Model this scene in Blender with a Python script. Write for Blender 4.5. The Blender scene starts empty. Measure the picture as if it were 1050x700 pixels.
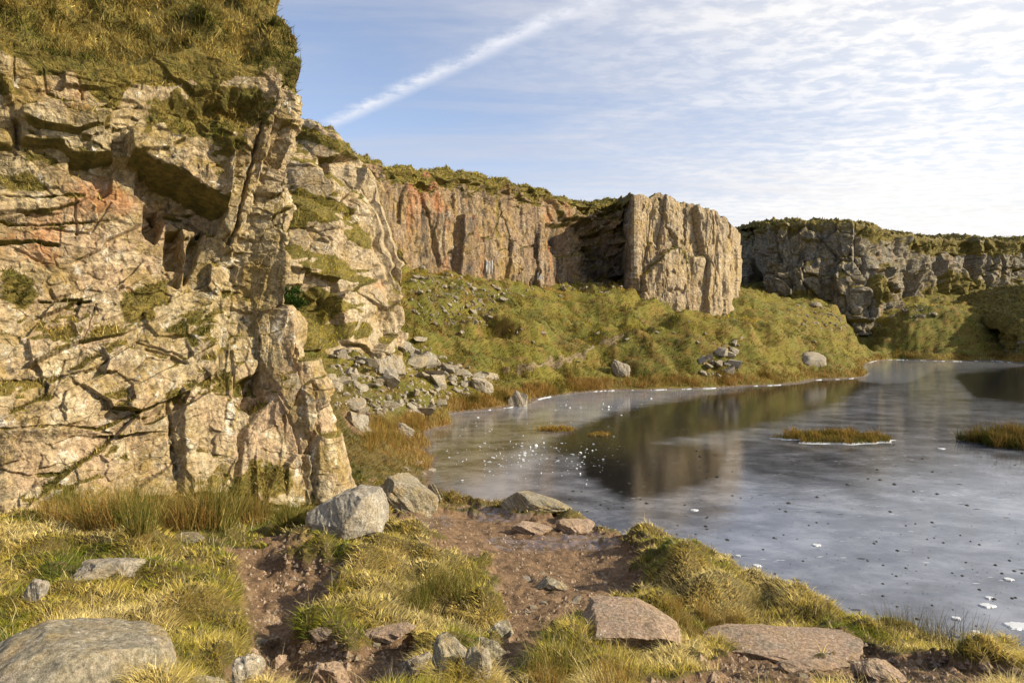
import bpy, math, random
import numpy as np
import time
T0 = time.time()
R = math.radians
random.seed(7)
RNG = np.random.default_rng(11)
scene = bpy.context.scene
COL = scene.collection

# ---------------------------------------------------------------- camera model (metres, water level z = 0)
F, CX, HY, H = 700.0, 525.0, 340.0, 5.0
SUN_AZ, SUN_EL = 104.0, 27.0

def P(px, py, D):
    px, py, D = np.asarray(px, float), np.asarray(py, float), np.asarray(D, float)
    return np.stack([(px - CX) / F * D, D + 0 * px, H + (HY - py) / F * D], -1)

def proj(p):
    y = np.maximum(p[..., 1], 0.05)
    return CX + F * p[..., 0] / y, HY - F * (p[..., 2] - H) / y

# ---------------------------------------------------------------- noise
def h2(ix, iy, seed):
    a = (ix.astype(np.int64) * 374761393 + iy.astype(np.int64) * 668265263 + seed * 2147483647 + 1013904223) & 0xFFFFFFFF
    a = ((a ^ (a >> 13)) * 1274126177) & 0xFFFFFFFF
    a = ((a ^ (a >> 16)) * 2246822519) & 0xFFFFFFFF
    a = a ^ (a >> 15)
    return (a & 0xFFFFFF).astype(np.float64) / 16777216.0

def noise2(x, y, seed=0):
    x = np.asarray(x, float); y = np.asarray(y, float)
    ix, iy = np.floor(x), np.floor(y)
    fx, fy = x - ix, y - iy
    ux = fx * fx * fx * (fx * (fx * 6 - 15) + 10); uy = fy * fy * fy * (fy * (fy * 6 - 15) + 10)
    def g(dx, dy):
        a = h2(ix + dx, iy + dy, seed) * 2 * math.pi
        return np.cos(a) * (fx - dx) + np.sin(a) * (fy - dy)
    a, b, c, d = g(0, 0), g(1, 0), g(0, 1), g(1, 1)
    return ((a + (b - a) * ux) * (1 - uy) + (c + (d - c) * ux) * uy) * 1.5

def fbm(x, y, seed=0, octv=4, lac=2.1, gain=0.5):
    s = 0; a = 1.0
    for i in range(octv):
        s = s + a * noise2(x, y, seed + i * 17)
        x = x * lac + 3.7; y = y * lac - 1.9; a *= gain
    return s

def blocks(x, y, seed, jit=0.6):
    """jointed rock: cells in a jittered grid under a box metric -> id noise, offset from the cell centre, distance to the joint"""
    ix, iy = np.floor(x), np.floor(y)
    f1 = np.full(x.shape, 9.0); f2 = np.full(x.shape, 9.0)
    cx = np.zeros(x.shape); cy = np.zeros(x.shape); ci = np.zeros(x.shape); cj = np.zeros(x.shape)
    for dx in (-1, 0, 1):
        for dy in (-1, 0, 1):
            jx = ix + dx; jy = iy + dy
            qx = jx + 0.5 + jit * (h2(jx, jy, seed) - 0.5)
            qy = jy + 0.5 + jit * (h2(jx, jy, seed + 5) - 0.5)
            ax, ay = np.abs(x - qx), np.abs(y - qy)
            d = np.maximum(ax, ay) * 0.75 + 0.25 * (ax + ay)
            m = d < f1
            f2 = np.where(m, f1, np.minimum(f2, d))
            cx = np.where(m, x - qx, cx); cy = np.where(m, y - qy, cy)
            ci = np.where(m, jx, ci); cj = np.where(m, jy, cj)
            f1 = np.where(m, d, f1)
    return h2(ci, cj, seed + 11) * 2 - 1, h2(ci, cj, seed + 13) * 2 - 1, h2(ci, cj, seed + 19) * 2 - 1, cx, cy, f2 - f1

def sstep(a, b, x):
    t = np.clip((x - a) / (b - a), 0, 1)
    return t * t * (3 - 2 * t)

def poly_sd(px, py, poly):
    """signed distance to a polygon, positive inside"""
    poly = np.asarray(poly, float)
    d = np.full(px.shape, 1e9); inside = np.zeros(px.shape, bool)
    n = len(poly)
    for i in range(n):
        a, b = poly[i], poly[(i + 1) % n]
        ex, ey = b - a
        wx, wy = px - a[0], py - a[1]
        t = np.clip((wx * ex + wy * ey) / (ex * ex + ey * ey + 1e-12), 0, 1)
        d = np.minimum(d, (wx - ex * t) ** 2 + (wy - ey * t) ** 2)
        c = ((a[1] <= py) != (b[1] <= py))
        with np.errstate(divide='ignore', invalid='ignore'):
            xi = a[0] + (py - a[1]) / (ey if ey else 1e-9) * ex
        inside ^= c & (px < xi)
    d = np.sqrt(d)
    return np.where(inside, d, -d)

def line_d(px, py, pts):
    pts = np.asarray(pts, float)
    d = np.full(px.shape, 1e9)
    for a, b in zip(pts[:-1], pts[1:]):
        ex, ey = b - a
        t = np.clip(((px - a[0]) * ex + (py - a[1]) * ey) / (ex * ex + ey * ey + 1e-12), 0, 1)
        d = np.minimum(d, (px - a[0] - ex * t) ** 2 + (py - a[1] - ey * t) ** 2)
    return np.sqrt(d)

# ---------------------------------------------------------------- scene helpers
def tag(o, label=None, cat=None, group=None, kind=None):
    if label: o['label'] = label
    if cat: o['category'] = cat
    if group: o['group'] = group
    if kind: o['kind'] = kind
    return o

def meshdata(name, verts, faces, mat=None, attrs=None, smooth=False):
    """faces: list of int arrays (n,3) or (n,4)"""
    me = bpy.data.meshes.new(name)
    verts = np.ascontiguousarray(verts, np.float32)
    faces = [np.ascontiguousarray(f, np.int32) for f in faces if len(f)]
    me.vertices.add(len(verts)); me.vertices.foreach_set('co', verts.ravel())
    tot = sum(f.size for f in faces); nf = sum(len(f) for f in faces)
    me.loops.add(tot); me.loops.foreach_set('vertex_index', np.concatenate([f.ravel() for f in faces]))
    me.polygons.add(nf)
    lt = np.concatenate([np.full(len(f), f.shape[1], np.int32) for f in faces])
    ls = np.concatenate([[0], np.cumsum(lt)[:-1]]).astype(np.int32)
    me.polygons.foreach_set('loop_start', ls); me.polygons.foreach_set('loop_total', lt)
    me.polygons.foreach_set('use_smooth', np.full(nf, bool(smooth)))
    for k, v in (attrs or {}).items():
        v = np.asarray(v, np.float32)
        if v.ndim == 1:
            a = me.attributes.new(k, 'FLOAT', 'POINT'); a.data.foreach_set('value', v)
        else:
            if v.shape[1] == 3: v = np.concatenate([v, np.ones((len(v), 1), np.float32)], 1)
            a = me.attributes.new(k, 'FLOAT_COLOR', 'POINT'); a.data.foreach_set('color', np.ascontiguousarray(v, np.float32).ravel())
    if mat: me.materials.append(mat)
    me.update(calc_edges=True)
    return me

def obj(name, me, parent=None):
    o = bpy.data.objects.new(name, me); COL.objects.link(o)
    if parent: o.parent = parent
    return o

def empty(name, loc):
    o = bpy.data.objects.new(name, None); COL.objects.link(o); o.location = loc; o.empty_display_size = 0.2
    return o

def gridfaces(nr, nc):
    i = np.arange(nr - 1)[:, None] * nc + np.arange(nc - 1)[None, :]
    i = i.ravel()
    return np.stack([i, i + 1, i + nc + 1, i + nc], 1)

def gridnormals(G):
    dx = np.gradient(G, axis=1); dy = np.gradient(G, axis=0)
    n = np.cross(dx, dy)
    return n / (np.linalg.norm(n, axis=-1, keepdims=True) + 1e-12)

# ---------------------------------------------------------------- materials
class NT:
    def __init__(self, name):
        self.m = bpy.data.materials.new(name); self.m.use_nodes = True
        self.t = self.m.node_tree; self.t.nodes.clear()
        self.out = self.n('ShaderNodeOutputMaterial')
        self.geo = None
    def n(self, typ, **kw):
        x = self.t.nodes.new(typ)
        for k, v in kw.items(): setattr(x, k, v)
        return x
    def l(self, a, b): self.t.links.new(a, b)
    def put(self, sock, v):
        if hasattr(v, 'is_output'): self.l(v, sock)
        else: sock.default_value = v
    def pos(self):
        if not self.geo: self.geo = self.n('ShaderNodeNewGeometry')
        return self.geo.outputs['Position']
    def mapv(self, vec, scale=(1, 1, 1), loc=(0, 0, 0), rot=(0, 0, 0)):
        x = self.n('ShaderNodeMapping'); self.l(vec, x.inputs['Vector'])
        x.inputs['Scale'].default_value = scale; x.inputs['Location'].default_value = loc; x.inputs['Rotation'].default_value = rot
        return x.outputs[0]
    def noise(self, vec, scale, detail=4, rough=0.55, dist=0.0, lac=2.0):
        x = self.n('ShaderNodeTexNoise'); self.l(vec, x.inputs['Vector'])
        x.inputs['Scale'].default_value = scale; x.inputs['Detail'].default_value = detail
        x.inputs['Roughness'].default_value = rough; x.inputs['Distortion'].default_value = dist; x.inputs['Lacunarity'].default_value = lac
        return x.outputs['Fac']
    def voro(self, vec, scale, feature='F1', out='Distance', rand=1.0):
        x = self.n('ShaderNodeTexVoronoi', feature=feature); self.l(vec, x.inputs['Vector'])
        x.inputs['Scale'].default_value = scale; x.inputs['Randomness'].default_value = rand
        return x.outputs[out]
    def ramp(self, fac, a, b, lo=0.0, hi=1.0):
        x = self.n('ShaderNodeMapRange', interpolation_type='SMOOTHSTEP'); self.put(x.inputs[0], fac)
        x.inputs[1].default_value = a; x.inputs[2].default_value = b; x.inputs[3].default_value = lo; x.inputs[4].default_value = hi
        return x.outputs[0]
    def mix(self, fac, a, b, mode='MIX'):
        x = self.n('ShaderNodeMix', data_type='RGBA', blend_type=mode)
        self.put(x.inputs[0], fac)
        for s, v in ((x.inputs[6], a), (x.inputs[7], b)):
            self.put(s, v if hasattr(v, 'is_output') else (*v, 1.0))
        return x.outputs[2]
    def math(self, op, a, b=0.0, clamp=False):
        x = self.n('ShaderNodeMath', operation=op, use_clamp=clamp); self.put(x.inputs[0], a); self.put(x.inputs[1], b)
        return x.outputs[0]
    def attr(self, name, out='Fac'):
        x = self.n('ShaderNodeAttribute', attribute_name=name); return x.outputs[out]
    def bump(self, height, strength, dist, normal=None):
        x = self.n('ShaderNodeBump'); self.l(height, x.inputs['Height'])
        x.inputs['Strength'].default_value = strength; x.inputs['Distance'].default_value = dist
        if normal: self.l(normal, x.inputs['Normal'])
        return x.outputs[0]
    def principled(self, color, rough=0.9, normal=None, spec=0.3, **kw):
        x = self.n('ShaderNodeBsdfPrincipled')
        self.put(x.inputs['Base Color'], color if hasattr(color, 'is_output') else (*color, 1.0))
        self.put(x.inputs['Roughness'], rough); self.put(x.inputs['Specular IOR Level'], spec)
        if normal: self.l(normal, x.inputs['Normal'])
        for k, v in kw.items(): self.put(x.inputs[k], v)
        return x.outputs[0]
    def done(self, shader):
        self.l(shader, self.out.inputs['Surface']); return self.m

def rock_material(name, tones, lichen=(0.56, 0.53, 0.44), ochre=(0.30, 0.20, 0.055), ochre_amt=0.5, dark_amt=0.4, pale_amt=0.5, s=1.0, streak=0.5, useattr=True, objspace=False, topmoss=False):
    k = NT(name)
    if objspace:
        tc = k.n('ShaderNodeTexCoord'); oi = k.n('ShaderNodeObjectInfo')
        add = k.n('ShaderNodeVectorMath', operation='ADD')
        k.l(tc.outputs['Object'], add.inputs[0]); 
        sc = k.n('ShaderNodeVectorMath', operation='SCALE'); sc.inputs['Scale'].default_value = 1.0
        k.l(oi.outputs['Location'], sc.inputs[0]); k.l(sc.outputs[0], add.inputs[1])
        p = add.outputs[0]
    else:
        p = k.pos()
    a, b, c = tones
    n1 = k.noise(p, 0.35 * s, 5, 0.6, 0.6)
    n2 = k.noise(k.mapv(p, loc=(31, 7, 3)), 1.3 * s, 6, 0.65, 0.4)
    n3 = k.noise(p, 9 * s, 5, 0.7)
    n4 = k.noise(p, 42 * s, 3, 0.7)
    col = k.mix(k.ramp(n1, 0.38, 0.62), a, b)
    col = k.mix(k.ramp(n2, 0.48, 0.66), col, c)
    # weathering rind: ochre lichen film, pale crust, dark algae, rust
    no = k.noise(k.mapv(p, loc=(5, 50, 9)), 0.9 * s, 7, 0.7, 0.8)
    col = k.mix(k.math('MULTIPLY', k.ramp(no, 0.44, 0.64), ochre_amt), col, ochre)
    npz = k.noise(k.mapv(p, loc=(15, 3, 77)), 2.2 * s, 8, 0.75, 0.5)
    col = k.mix(k.math('MULTIPLY', k.ramp(npz, 0.55, 0.66), pale_amt), col, lichen)
    nd = k.noise(k.mapv(p, scale=(1, 1, 0.35), loc=(9, 3, 41)), 1.6 * s, 8, 0.75, 0.6)
    col = k.mix(k.math('MULTIPLY', k.ramp(nd, 0.53, 0.68), dark_amt), col, (0.045, 0.038, 0.026))
    if streak > 0:
        ns = k.noise(k.mapv(p, scale=(1.5, 1.5, 0.10)), 1.0 * s, 6, 0.65, 0.3)
        col = k.mix(k.math('MULTIPLY', k.ramp(ns, 0.52, 0.66), streak), col, (0.060, 0.048, 0.034))
        nr = k.noise(k.mapv(p, scale=(1.2, 1.2, 0.12), loc=(70, 0, 0)), 0.8 * s, 5, 0.6, 0.3)
        col = k.mix(k.math('MULTIPLY', k.ramp(nr, 0.56, 0.70), streak * 0.9), col, (0.30, 0.13, 0.055))
    # small round lichen spots
    v = k.voro(p, 5.5 * s)
    spot = k.math('MULTIPLY', k.ramp(v, 0.20, 0.14), k.ramp(k.noise(k.mapv(p, loc=(3, 3, 3)), 0.8 * s, 3), 0.52, 0.62))
    col = k.mix(k.math('MULTIPLY', spot, 0.55), col, (0.62, 0.60, 0.53))
    # grain
    g = k.ramp(n3, 0.28, 0.72, 0.52, 1.42)
    col = k.mix(1.0, col, g, 'MULTIPLY')
    g2 = k.ramp(n4, 0.25, 0.75, 0.72, 1.26)
    col = k.mix(1.0, col, g2, 'MULTIPLY')
    if useattr:
        at = k.n('ShaderNodeAttribute', attribute_name='mask')
        sep = k.n('ShaderNodeSeparateColor'); k.l(at.outputs['Color'], sep.inputs[0])
        nm = k.noise(p, 3.0 * s, 6, 0.7)
        mossc = k.mix(k.ramp(nm, 0.35, 0.65), (0.095, 0.088, 0.018), (0.22, 0.165, 0.040))
        mossc = k.mix(k.ramp(n3, 0.42, 0.75), mossc, (0.055, 0.040, 0.014))
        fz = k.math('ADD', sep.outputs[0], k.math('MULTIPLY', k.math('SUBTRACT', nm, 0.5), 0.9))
        wet = k.mix(k.ramp(n2, 0.4, 0.6), (0.045, 0.043, 0.038), (0.085, 0.075, 0.06))  # dark mask tone: rock stains, plus shade painted on buttress side and recess
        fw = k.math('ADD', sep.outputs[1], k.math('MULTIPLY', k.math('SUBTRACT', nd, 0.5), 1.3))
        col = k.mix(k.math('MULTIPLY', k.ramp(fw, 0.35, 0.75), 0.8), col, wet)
        fr = k.math('ADD', sep.outputs[2], k.math('MULTIPLY', k.math('SUBTRACT', no, 0.5), 1.6))
        col = k.mix(k.math('MULTIPLY', k.ramp(fr, 0.4, 0.8), 0.7), col, k.mix(k.ramp(npz, 0.4, 0.6), (0.36, 0.16, 0.055), (0.44, 0.25, 0.14)))
        fp = k.math('ADD', at.outputs['Alpha'], k.math('MULTIPLY', k.math('SUBTRACT', npz, 0.5), 2.2))
        col = k.mix(k.math('MULTIPLY', k.ramp(fp, 0.75, 1.05), 0.75), col, (0.60, 0.57, 0.49))
        col = k.mix(k.ramp(fz, 0.38, 0.62), col, mossc)
    if topmoss:
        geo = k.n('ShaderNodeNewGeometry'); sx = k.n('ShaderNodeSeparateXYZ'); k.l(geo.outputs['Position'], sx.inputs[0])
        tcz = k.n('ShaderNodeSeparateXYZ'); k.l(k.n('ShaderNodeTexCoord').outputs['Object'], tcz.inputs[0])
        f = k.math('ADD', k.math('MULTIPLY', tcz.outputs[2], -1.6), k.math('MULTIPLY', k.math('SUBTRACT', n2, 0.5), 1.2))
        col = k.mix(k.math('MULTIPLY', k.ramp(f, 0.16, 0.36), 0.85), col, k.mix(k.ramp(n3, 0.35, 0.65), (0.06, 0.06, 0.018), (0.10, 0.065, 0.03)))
    # bump: fractures + grain
    w = k.n('ShaderNodeVectorMath', operation='ADD')
    nv = k.n('ShaderNodeTexNoise'); k.l(p, nv.inputs['Vector']); nv.inputs['Scale'].default_value = 1.2 * s; nv.inputs['Detail'].default_value = 3
    sv = k.n('ShaderNodeVectorMath', operation='SCALE'); sv.inputs['Scale'].default_value = 0.6 / s; k.l(nv.outputs['Color'], sv.inputs[0])
    k.l(p, w.inputs[0]); k.l(sv.outputs[0], w.inputs[1])
    ve = k.voro(k.mapv(w.outputs[0], scale=(1, 1, 1.5)), 1.7 * s, 'DISTANCE_TO_EDGE')
    crack = k.ramp(ve, 0.0, 0.035)
    ck = k.math('MULTIPLY', k.math('SUBTRACT', 1.0, crack), k.ramp(n2, 0.42, 0.58))
    col = k.mix(k.math('MULTIPLY', ck, 0.08 if objspace else 0.35), col, (0.07, 0.055, 0.035))
    hh = k.math('ADD', k.math('MULTIPLY', n3, 0.75), k.math('MULTIPLY', n4, 0.2))
    hh = k.math('ADD', hh, k.math('MULTIPLY', n2, 0.45))
    hh = k.math('SUBTRACT', hh, k.math('MULTIPLY', ck, 0.05 if objspace else 0.2))
    nrm = k.bump(hh, 0.85, 0.10 / s)
    return k.done(k.principled(col, 0.88, nrm, 0.25))

def blade_material(name, trans=0.3, rough=0.7):
    k = NT(name)
    c = k.attr('Col', 'Color')
    d = k.n('ShaderNodeBsdfDiffuse'); k.l(c, d.inputs['Color'])
    t = k.n('ShaderNodeBsdfTranslucent'); k.l(c, t.inputs['Color'])
    m = k.n('ShaderNodeMixShader'); m.inputs[0].default_value = trans
    k.l(d.outputs[0], m.inputs[1]); k.l(t.outputs[0], m.inputs[2])
    return k.done(m.outputs[0])

TAN, PINK, GREY = (0.345, 0.275, 0.155), (0.36, 0.26, 0.16), (0.36, 0.32, 0.26)
M_NEAR = rock_material('rock_near', (TAN, PINK, (0.45, 0.38, 0.245)), ochre=(0.235, 0.165, 0.05), ochre_amt=0.85, dark_amt=1.0, pale_amt=0.95, s=1.0, streak=0.12)
M_MID = rock_material('rock_mid', ((0.37, 0.29, 0.18), (0.33, 0.265, 0.17), (0.42, 0.35, 0.24)), ochre_amt=0.5, dark_amt=0.5, pale_amt=0.5, s=0.5, streak=0.3)
M_WALL = rock_material('rock_wall', ((0.225, 0.165, 0.10), (0.205, 0.14, 0.088), (0.28, 0.215, 0.14)), ochre_amt=0.6, dark_amt=0.85, pale_amt=0.3, s=0.4, streak=1.0)
M_BUT = rock_material('rock_buttress', ((0.33, 0.26, 0.165), (0.29, 0.22, 0.14), (0.38, 0.31, 0.21)), ochre_amt=0.6, dark_amt=0.6, pale_amt=0.35, s=0.4, streak=0.65)
M_CRAG = rock_material('rock_crag', ((0.17, 0.155, 0.12), (0.15, 0.14, 0.11), (0.22, 0.2, 0.16)), ochre_amt=0.35, dark_amt=0.7, pale_amt=0.2, s=0.4, streak=0.5)
M_FAR = rock_material('rock_far', ((0.185, 0.165, 0.12), (0.165, 0.15, 0.115), (0.265, 0.23, 0.17)), ochre_amt=0.35, dark_amt=0.6, pale_amt=0.35, s=0.32, streak=0.5)
M_STONE = rock_material('stone_grey', ((0.25, 0.225, 0.18), (0.29, 0.25, 0.185), (0.205, 0.19, 0.165)), ochre_amt=0.35, dark_amt=0.6, pale_amt=0.4, s=2.2, streak=0, useattr=False, objspace=True)
M_STONEN = rock_material('stone_near', ((0.23, 0.205, 0.15), (0.20, 0.18, 0.125), (0.28, 0.235, 0.175)), ochre_amt=0.45, dark_amt=0.55, pale_amt=0.5, s=3.2, streak=0, useattr=False, objspace=True, topmoss=True)
M_SPECK = rock_material('stone_speckled', ((0.29, 0.262, 0.21), (0.22, 0.20, 0.165), (0.35, 0.32, 0.26)), ochre_amt=0.3, dark_amt=1.0, pale_amt=0.6, s=3.4, streak=0, useattr=False, objspace=True)
M_PINKST = rock_material('stone_pink', ((0.285, 0.205, 0.145), (0.31, 0.225, 0.16), (0.25, 0.20, 0.15)), ochre_amt=0.25, dark_amt=0.5, pale_amt=0.25, s=3.0, streak=0, useattr=False, objspace=True, topmoss=True)
M_GRASS = blade_material('grass_blades', 0.35)
M_HEATH = blade_material('heath_sprigs', 0.2)

# ---------------------------------------------------------------- terrain: thin-plate surface through surveyed points
ground_pts = [
 # foreground
 (525,700,5.0),(420,700,5.0),(300,700,4.8),(150,700,4.7),(0,700,4.6),(-200,700,4.5),(650,700,5.0),(800,690,5.3),(950,690,5.6),(1100,700,5.6),(1300,720,5.4),(-500,720,4.4),
 (560,800,3.6),(200,800,3.5),(900,800,3.7),(-200,800,3.4),(1300,800,3.6),(525,1100,2.0),(0,1100,2.0),(1000,1100,2.0),(1600,1100,2.0),(-600,1100,2.0),
 (100,545,10.0),(20,545,9.6),(190,549,10.0),(-120,545,9.5),(100,585,8.2),(20,590,8.0),(190,590,8.2),(100,640,6.3),(0,640,6.2),(200,645,6.3),(-200,640,6.2),
 (200,533,13.2),(120,535,12.6),(30,533,12.0),(-100,540,11.2),(-300,540,9.5),(-600,560,7.5),(280,535,14.0),(330,530,14.8),(300,520,15.5),
 (225,560,9.6),(262,590,8.6),(280,640,6.9),(270,560,9.8),(330,560,10.0),(330,600,8.4),(330,650,6.6),
 (366,556,11.0),(400,560,10.8),(400,600,8.8),(400,650,6.8),(460,600,9.4),(460,650,7.2),(440,560,11.4),(420,535,13.0),
 (500,600,9.8),(560,570,12.4),(520,545,14.5),(470,530,16.0),(540,620,8.9),(600,600,10.2),(600,560,13.6),(600,650,7.4),(640,580,12.0),(650,620,9.2),(480,680,5.9),(420,515,15.2),(450,520,16.5),
 # bank along the near shore (crest)
 (660,550,13.6),(700,565,12.4),(750,590,10.8),(782,622,9.6),(860,640,9.0),(940,655,8.6),(1050,680,8.0),(720,640,8.6),(700,610,9.8),(800,665,7.2),(900,680,6.6),(1200,705,7.2),
 (600,535,16.2),(560,522,17.6),
 # left, under the near cliff and the shore beyond
 (350,500,17.5),(360,470,20.5),(385,470,23.0),(400,490,20.0),(340,430,24.0),(365,430,26.5),(390,450,28.0),(420,460,28.5),(330,385,29.0),(350,395,31.0),(315,370,32.0),(380,410,32.0),
 (400,400,36.0),(430,400,40.0),(450,410,39.0),(480,395,46.0),(400,375,42.0),(360,370,40.0),(440,360,50.0),(500,390,50.0),(420,385,40.0),
 (430,330,54.0),(420,290,61.0),(470,300,67.0),(500,315,66.0),(460,335,57.0),(540,375,56.0),(510,362,56.0),(570,372,59.0),(500,340,60.0),
 (560,312,76.0),(520,292,84.0),(600,302,90.0),(640,297,93.0),(690,316,92.0),(742,324,97.0),(760,328,90.0),
 (640,333,69.5),(700,328,69.0),(760,331,72.5),(800,340,75.5),(665,347,79.0),(705,341,83.0),(760,342,84.0),(625,345,78.0),(550,334,68.0),(500,332,63.0),(700,386,61.5),(700,360,64.8),(540,325,61.5),(480,323,58.5),(540,350,58.0),(520,385,53.8),(590,340,70.0),(590,368,60.5),(575,328,73.0),(640,312,84.0),(620,380,61.0),(745,372,65.0),(780,340,83.0),(755,303,106.0),(800,330,98.0),(850,352,82.0),(822,374,74.0),(790,362,72.0),(760,385,64.5),(860,372,77.0),
 (840,322,118.0),(870,330,126.0),(880,350,122.0),(905,335,134.0),(870,316,137.0),(820,310,132.0),(790,305,130.0),
 (960,323,127.0),(930,331,126.5),(905,350,125.0),(1000,331,126.5),(1040,353,124.0),(960,350,123.5),(1000,354,123.5),(930,355,123.5),
 (960,318,146.0),(1000,303,158.0),(940,303,152.0),(1050,303,165.0),(1100,300,160.0),(910,318,146.0),
 (1080,305,120.0),(1060,345,115.0),(1150,345,105.0),(1200,310,110.0),(1300,340,90.0),(1500,340,70.0),(1700,345,50.0),(1900,350,30.0),
 # far beyond everything
 (400,280,140.0),(700,290,160.0),(1000,290,220.0),(1300,300,200.0),(0,300,140.0),(500,300,300.0),(1000,310,300.0),(0,300,300.0),(-600,300,100.0),(-600,320,300.0),(2000,320,300.0),(2000,330,120.0),
 (100,380,40.0),(-200,380,30.0),(200,330,60.0),(0,350,60.0),(-600,420,20.0),
]
shore = [(880,367.5),(920,368.5),(960,370),(1000,371),(1050,372.5),(1120,376),(1300,380),(885,374),(882,380),(868,388.5),(820,393),(780,395.5),(745,397),(690,399),(620,400.5),(590,403),(570,406),(545,413),(520,418),(490,421),(455,429),(440,441),(446,455),(452,470),(445,487),(472,508),(515,517)]
lake = [(900,385,None),(960,380,None),(1040,385,None),(920,375,None),(700,410,None),(620,412,None),(800,405,None),(560,425,None),(500,440,None),(470,455,None),(500,470,None),(480,490,None),(540,490,None),(600,450,None),(600,500,None),(640,530,None),(700,480,None),(700,540,None),(760,560,None),(800,450,None),(800,520,None),(830,600,None),(900,440,None),(900,540,None),(950,620,None),(1000,480,None),(1000,580,None),(1050,640,None),(1100,420,None),(1150,500,None),(1200,600,None),(1300,450,None),(1400,550,None),(1600,480,None),(660,425,None),(860,420,None),(580,510,None),(1100,395,None),(1000,398,None),(1060,402,None),(1040,420,None),(980,420,None),(1150,410,None),(1200,440,None)]
pts = []
for a, b, d in ground_pts:
    X, Y, Z = P(a, b, d); pts.append((X, Y, Z))
for a, b in shore:
    D = F * H / (b - HY); X, Y, Z = P(a, b, D); pts.append((X, Y, 0.0))
for a, b, _ in lake:
    D = F * H / (b - HY); X, Y, Z = P(a, b, D); pts.append((X, Y, -0.55))
pts = np.array(pts)
KT = 1.6
def uvw(x, y): return KT * x / y, np.log(y)
pu, pw = uvw(pts[:, 0], pts[:, 1])
def tps(d2): return 0.5 * d2 * np.log(d2 + 1e-12)
Kp = tps((pu[:, None] - pu) ** 2 + (pw[:, None] - pw) ** 2) + np.eye(len(pu)) * 2e-4
A = np.zeros((len(pu) + 3,) * 2); A[:-3, :-3] = Kp; A[:-3, -3] = A[-3, :-3] = 1
A[:-3, -2] = A[-2, :-3] = pu; A[:-3, -1] = A[-1, :-3] = pw
SC = 1.0 / (0.2 + pts[:, 1] * 0.02)
wts = np.linalg.solve(A, np.concatenate([pts[:, 2], [0, 0, 0]]))
GU = np.linspace(-2.6 * KT, 2.6 * KT, 421); GW = np.linspace(math.log(1.2), math.log(330), 401)
gu, gw = np.meshgrid(GU, GW)
TPSG = np.zeros(gu.shape)
for r in range(0, gu.shape[0], 20):
    a, b = gu[r:r + 20].ravel(), gw[r:r + 20].ravel()
    v = tps((a[:, None] - pu) ** 2 + (b[:, None] - pw) ** 2) @ wts[:-3] + wts[-3] + wts[-2] * a + wts[-1] * b
    TPSG[r:r + 20] = v.reshape(-1, gu.shape[1])
TPSG = np.clip(TPSG, -0.8, 40)

def bil(G, fx, fy):
    fx = np.clip(fx, 0, G.shape[1] - 1.001); fy = np.clip(fy, 0, G.shape[0] - 1.001)
    i, j = fx.astype(int), fy.astype(int); u, v = fx - i, fy - j
    return (G[j, i] * (1 - u) + G[j, i + 1] * u) * (1 - v) + (G[j + 1, i] * (1 - u) + G[j + 1, i + 1] * u) * v

def base_h(x, y):
    u, w = uvw(x, np.maximum(y, 1.2))
    return bil(TPSG, (u - GU[0]) / (GU[1] - GU[0]), (w - GW[0]) / (GW[1] - GW[0]))

MUD = [[(395,528),(440,516),(520,517),(560,523),(612,536),(664,562),(655,592),(662,620),(640,628),(592,632),(560,655),(520,705),(462,705),(496,668),(520,636),(508,592),(470,562),(430,548)],
       [(655,705),(715,676),(790,655),(870,660),(950,664),(1070,694),(1070,720),(655,720)],
       [(238,555),(275,550),(318,560),(345,578),(334,606),(312,636),(345,648),(415,652),(442,700),(430,720),(215,720),(250,662),(248,615)],
       [(340,505),(400,490),(445,495),(440,520),(400,530)], [(352,428),(372,412),(398,412),(392,428),(365,445)]]
def mud_mask(x, y, z):
    px, py = proj(np.stack([x, y, z], -1))
    near = (y < 30) & (y > 2)
    m = np.full(x.shape, -1e3)
    if near.any():
        a, b = px[near], py[near]
        mm = np.full(a.shape, -1e3)
        for q in MUD: mm = np.maximum(mm, poly_sd(a, b, q))
        m[near] = mm
    m = m + 13 * fbm(x * 1.5, y * 1.5, 91, 4)
    k = sstep(-5, 5, m)
    shore_m = sstep(0.17, 0.05, z + 0.05 * noise2(x * 1.1, y * 1.1, 5))
    return np.maximum(k, shore_m)

def plates(f, h, a=.72):
    q = f / h
    return h * (np.floor(q) + sstep(a, 1.0, q - np.floor(q)))

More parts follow.
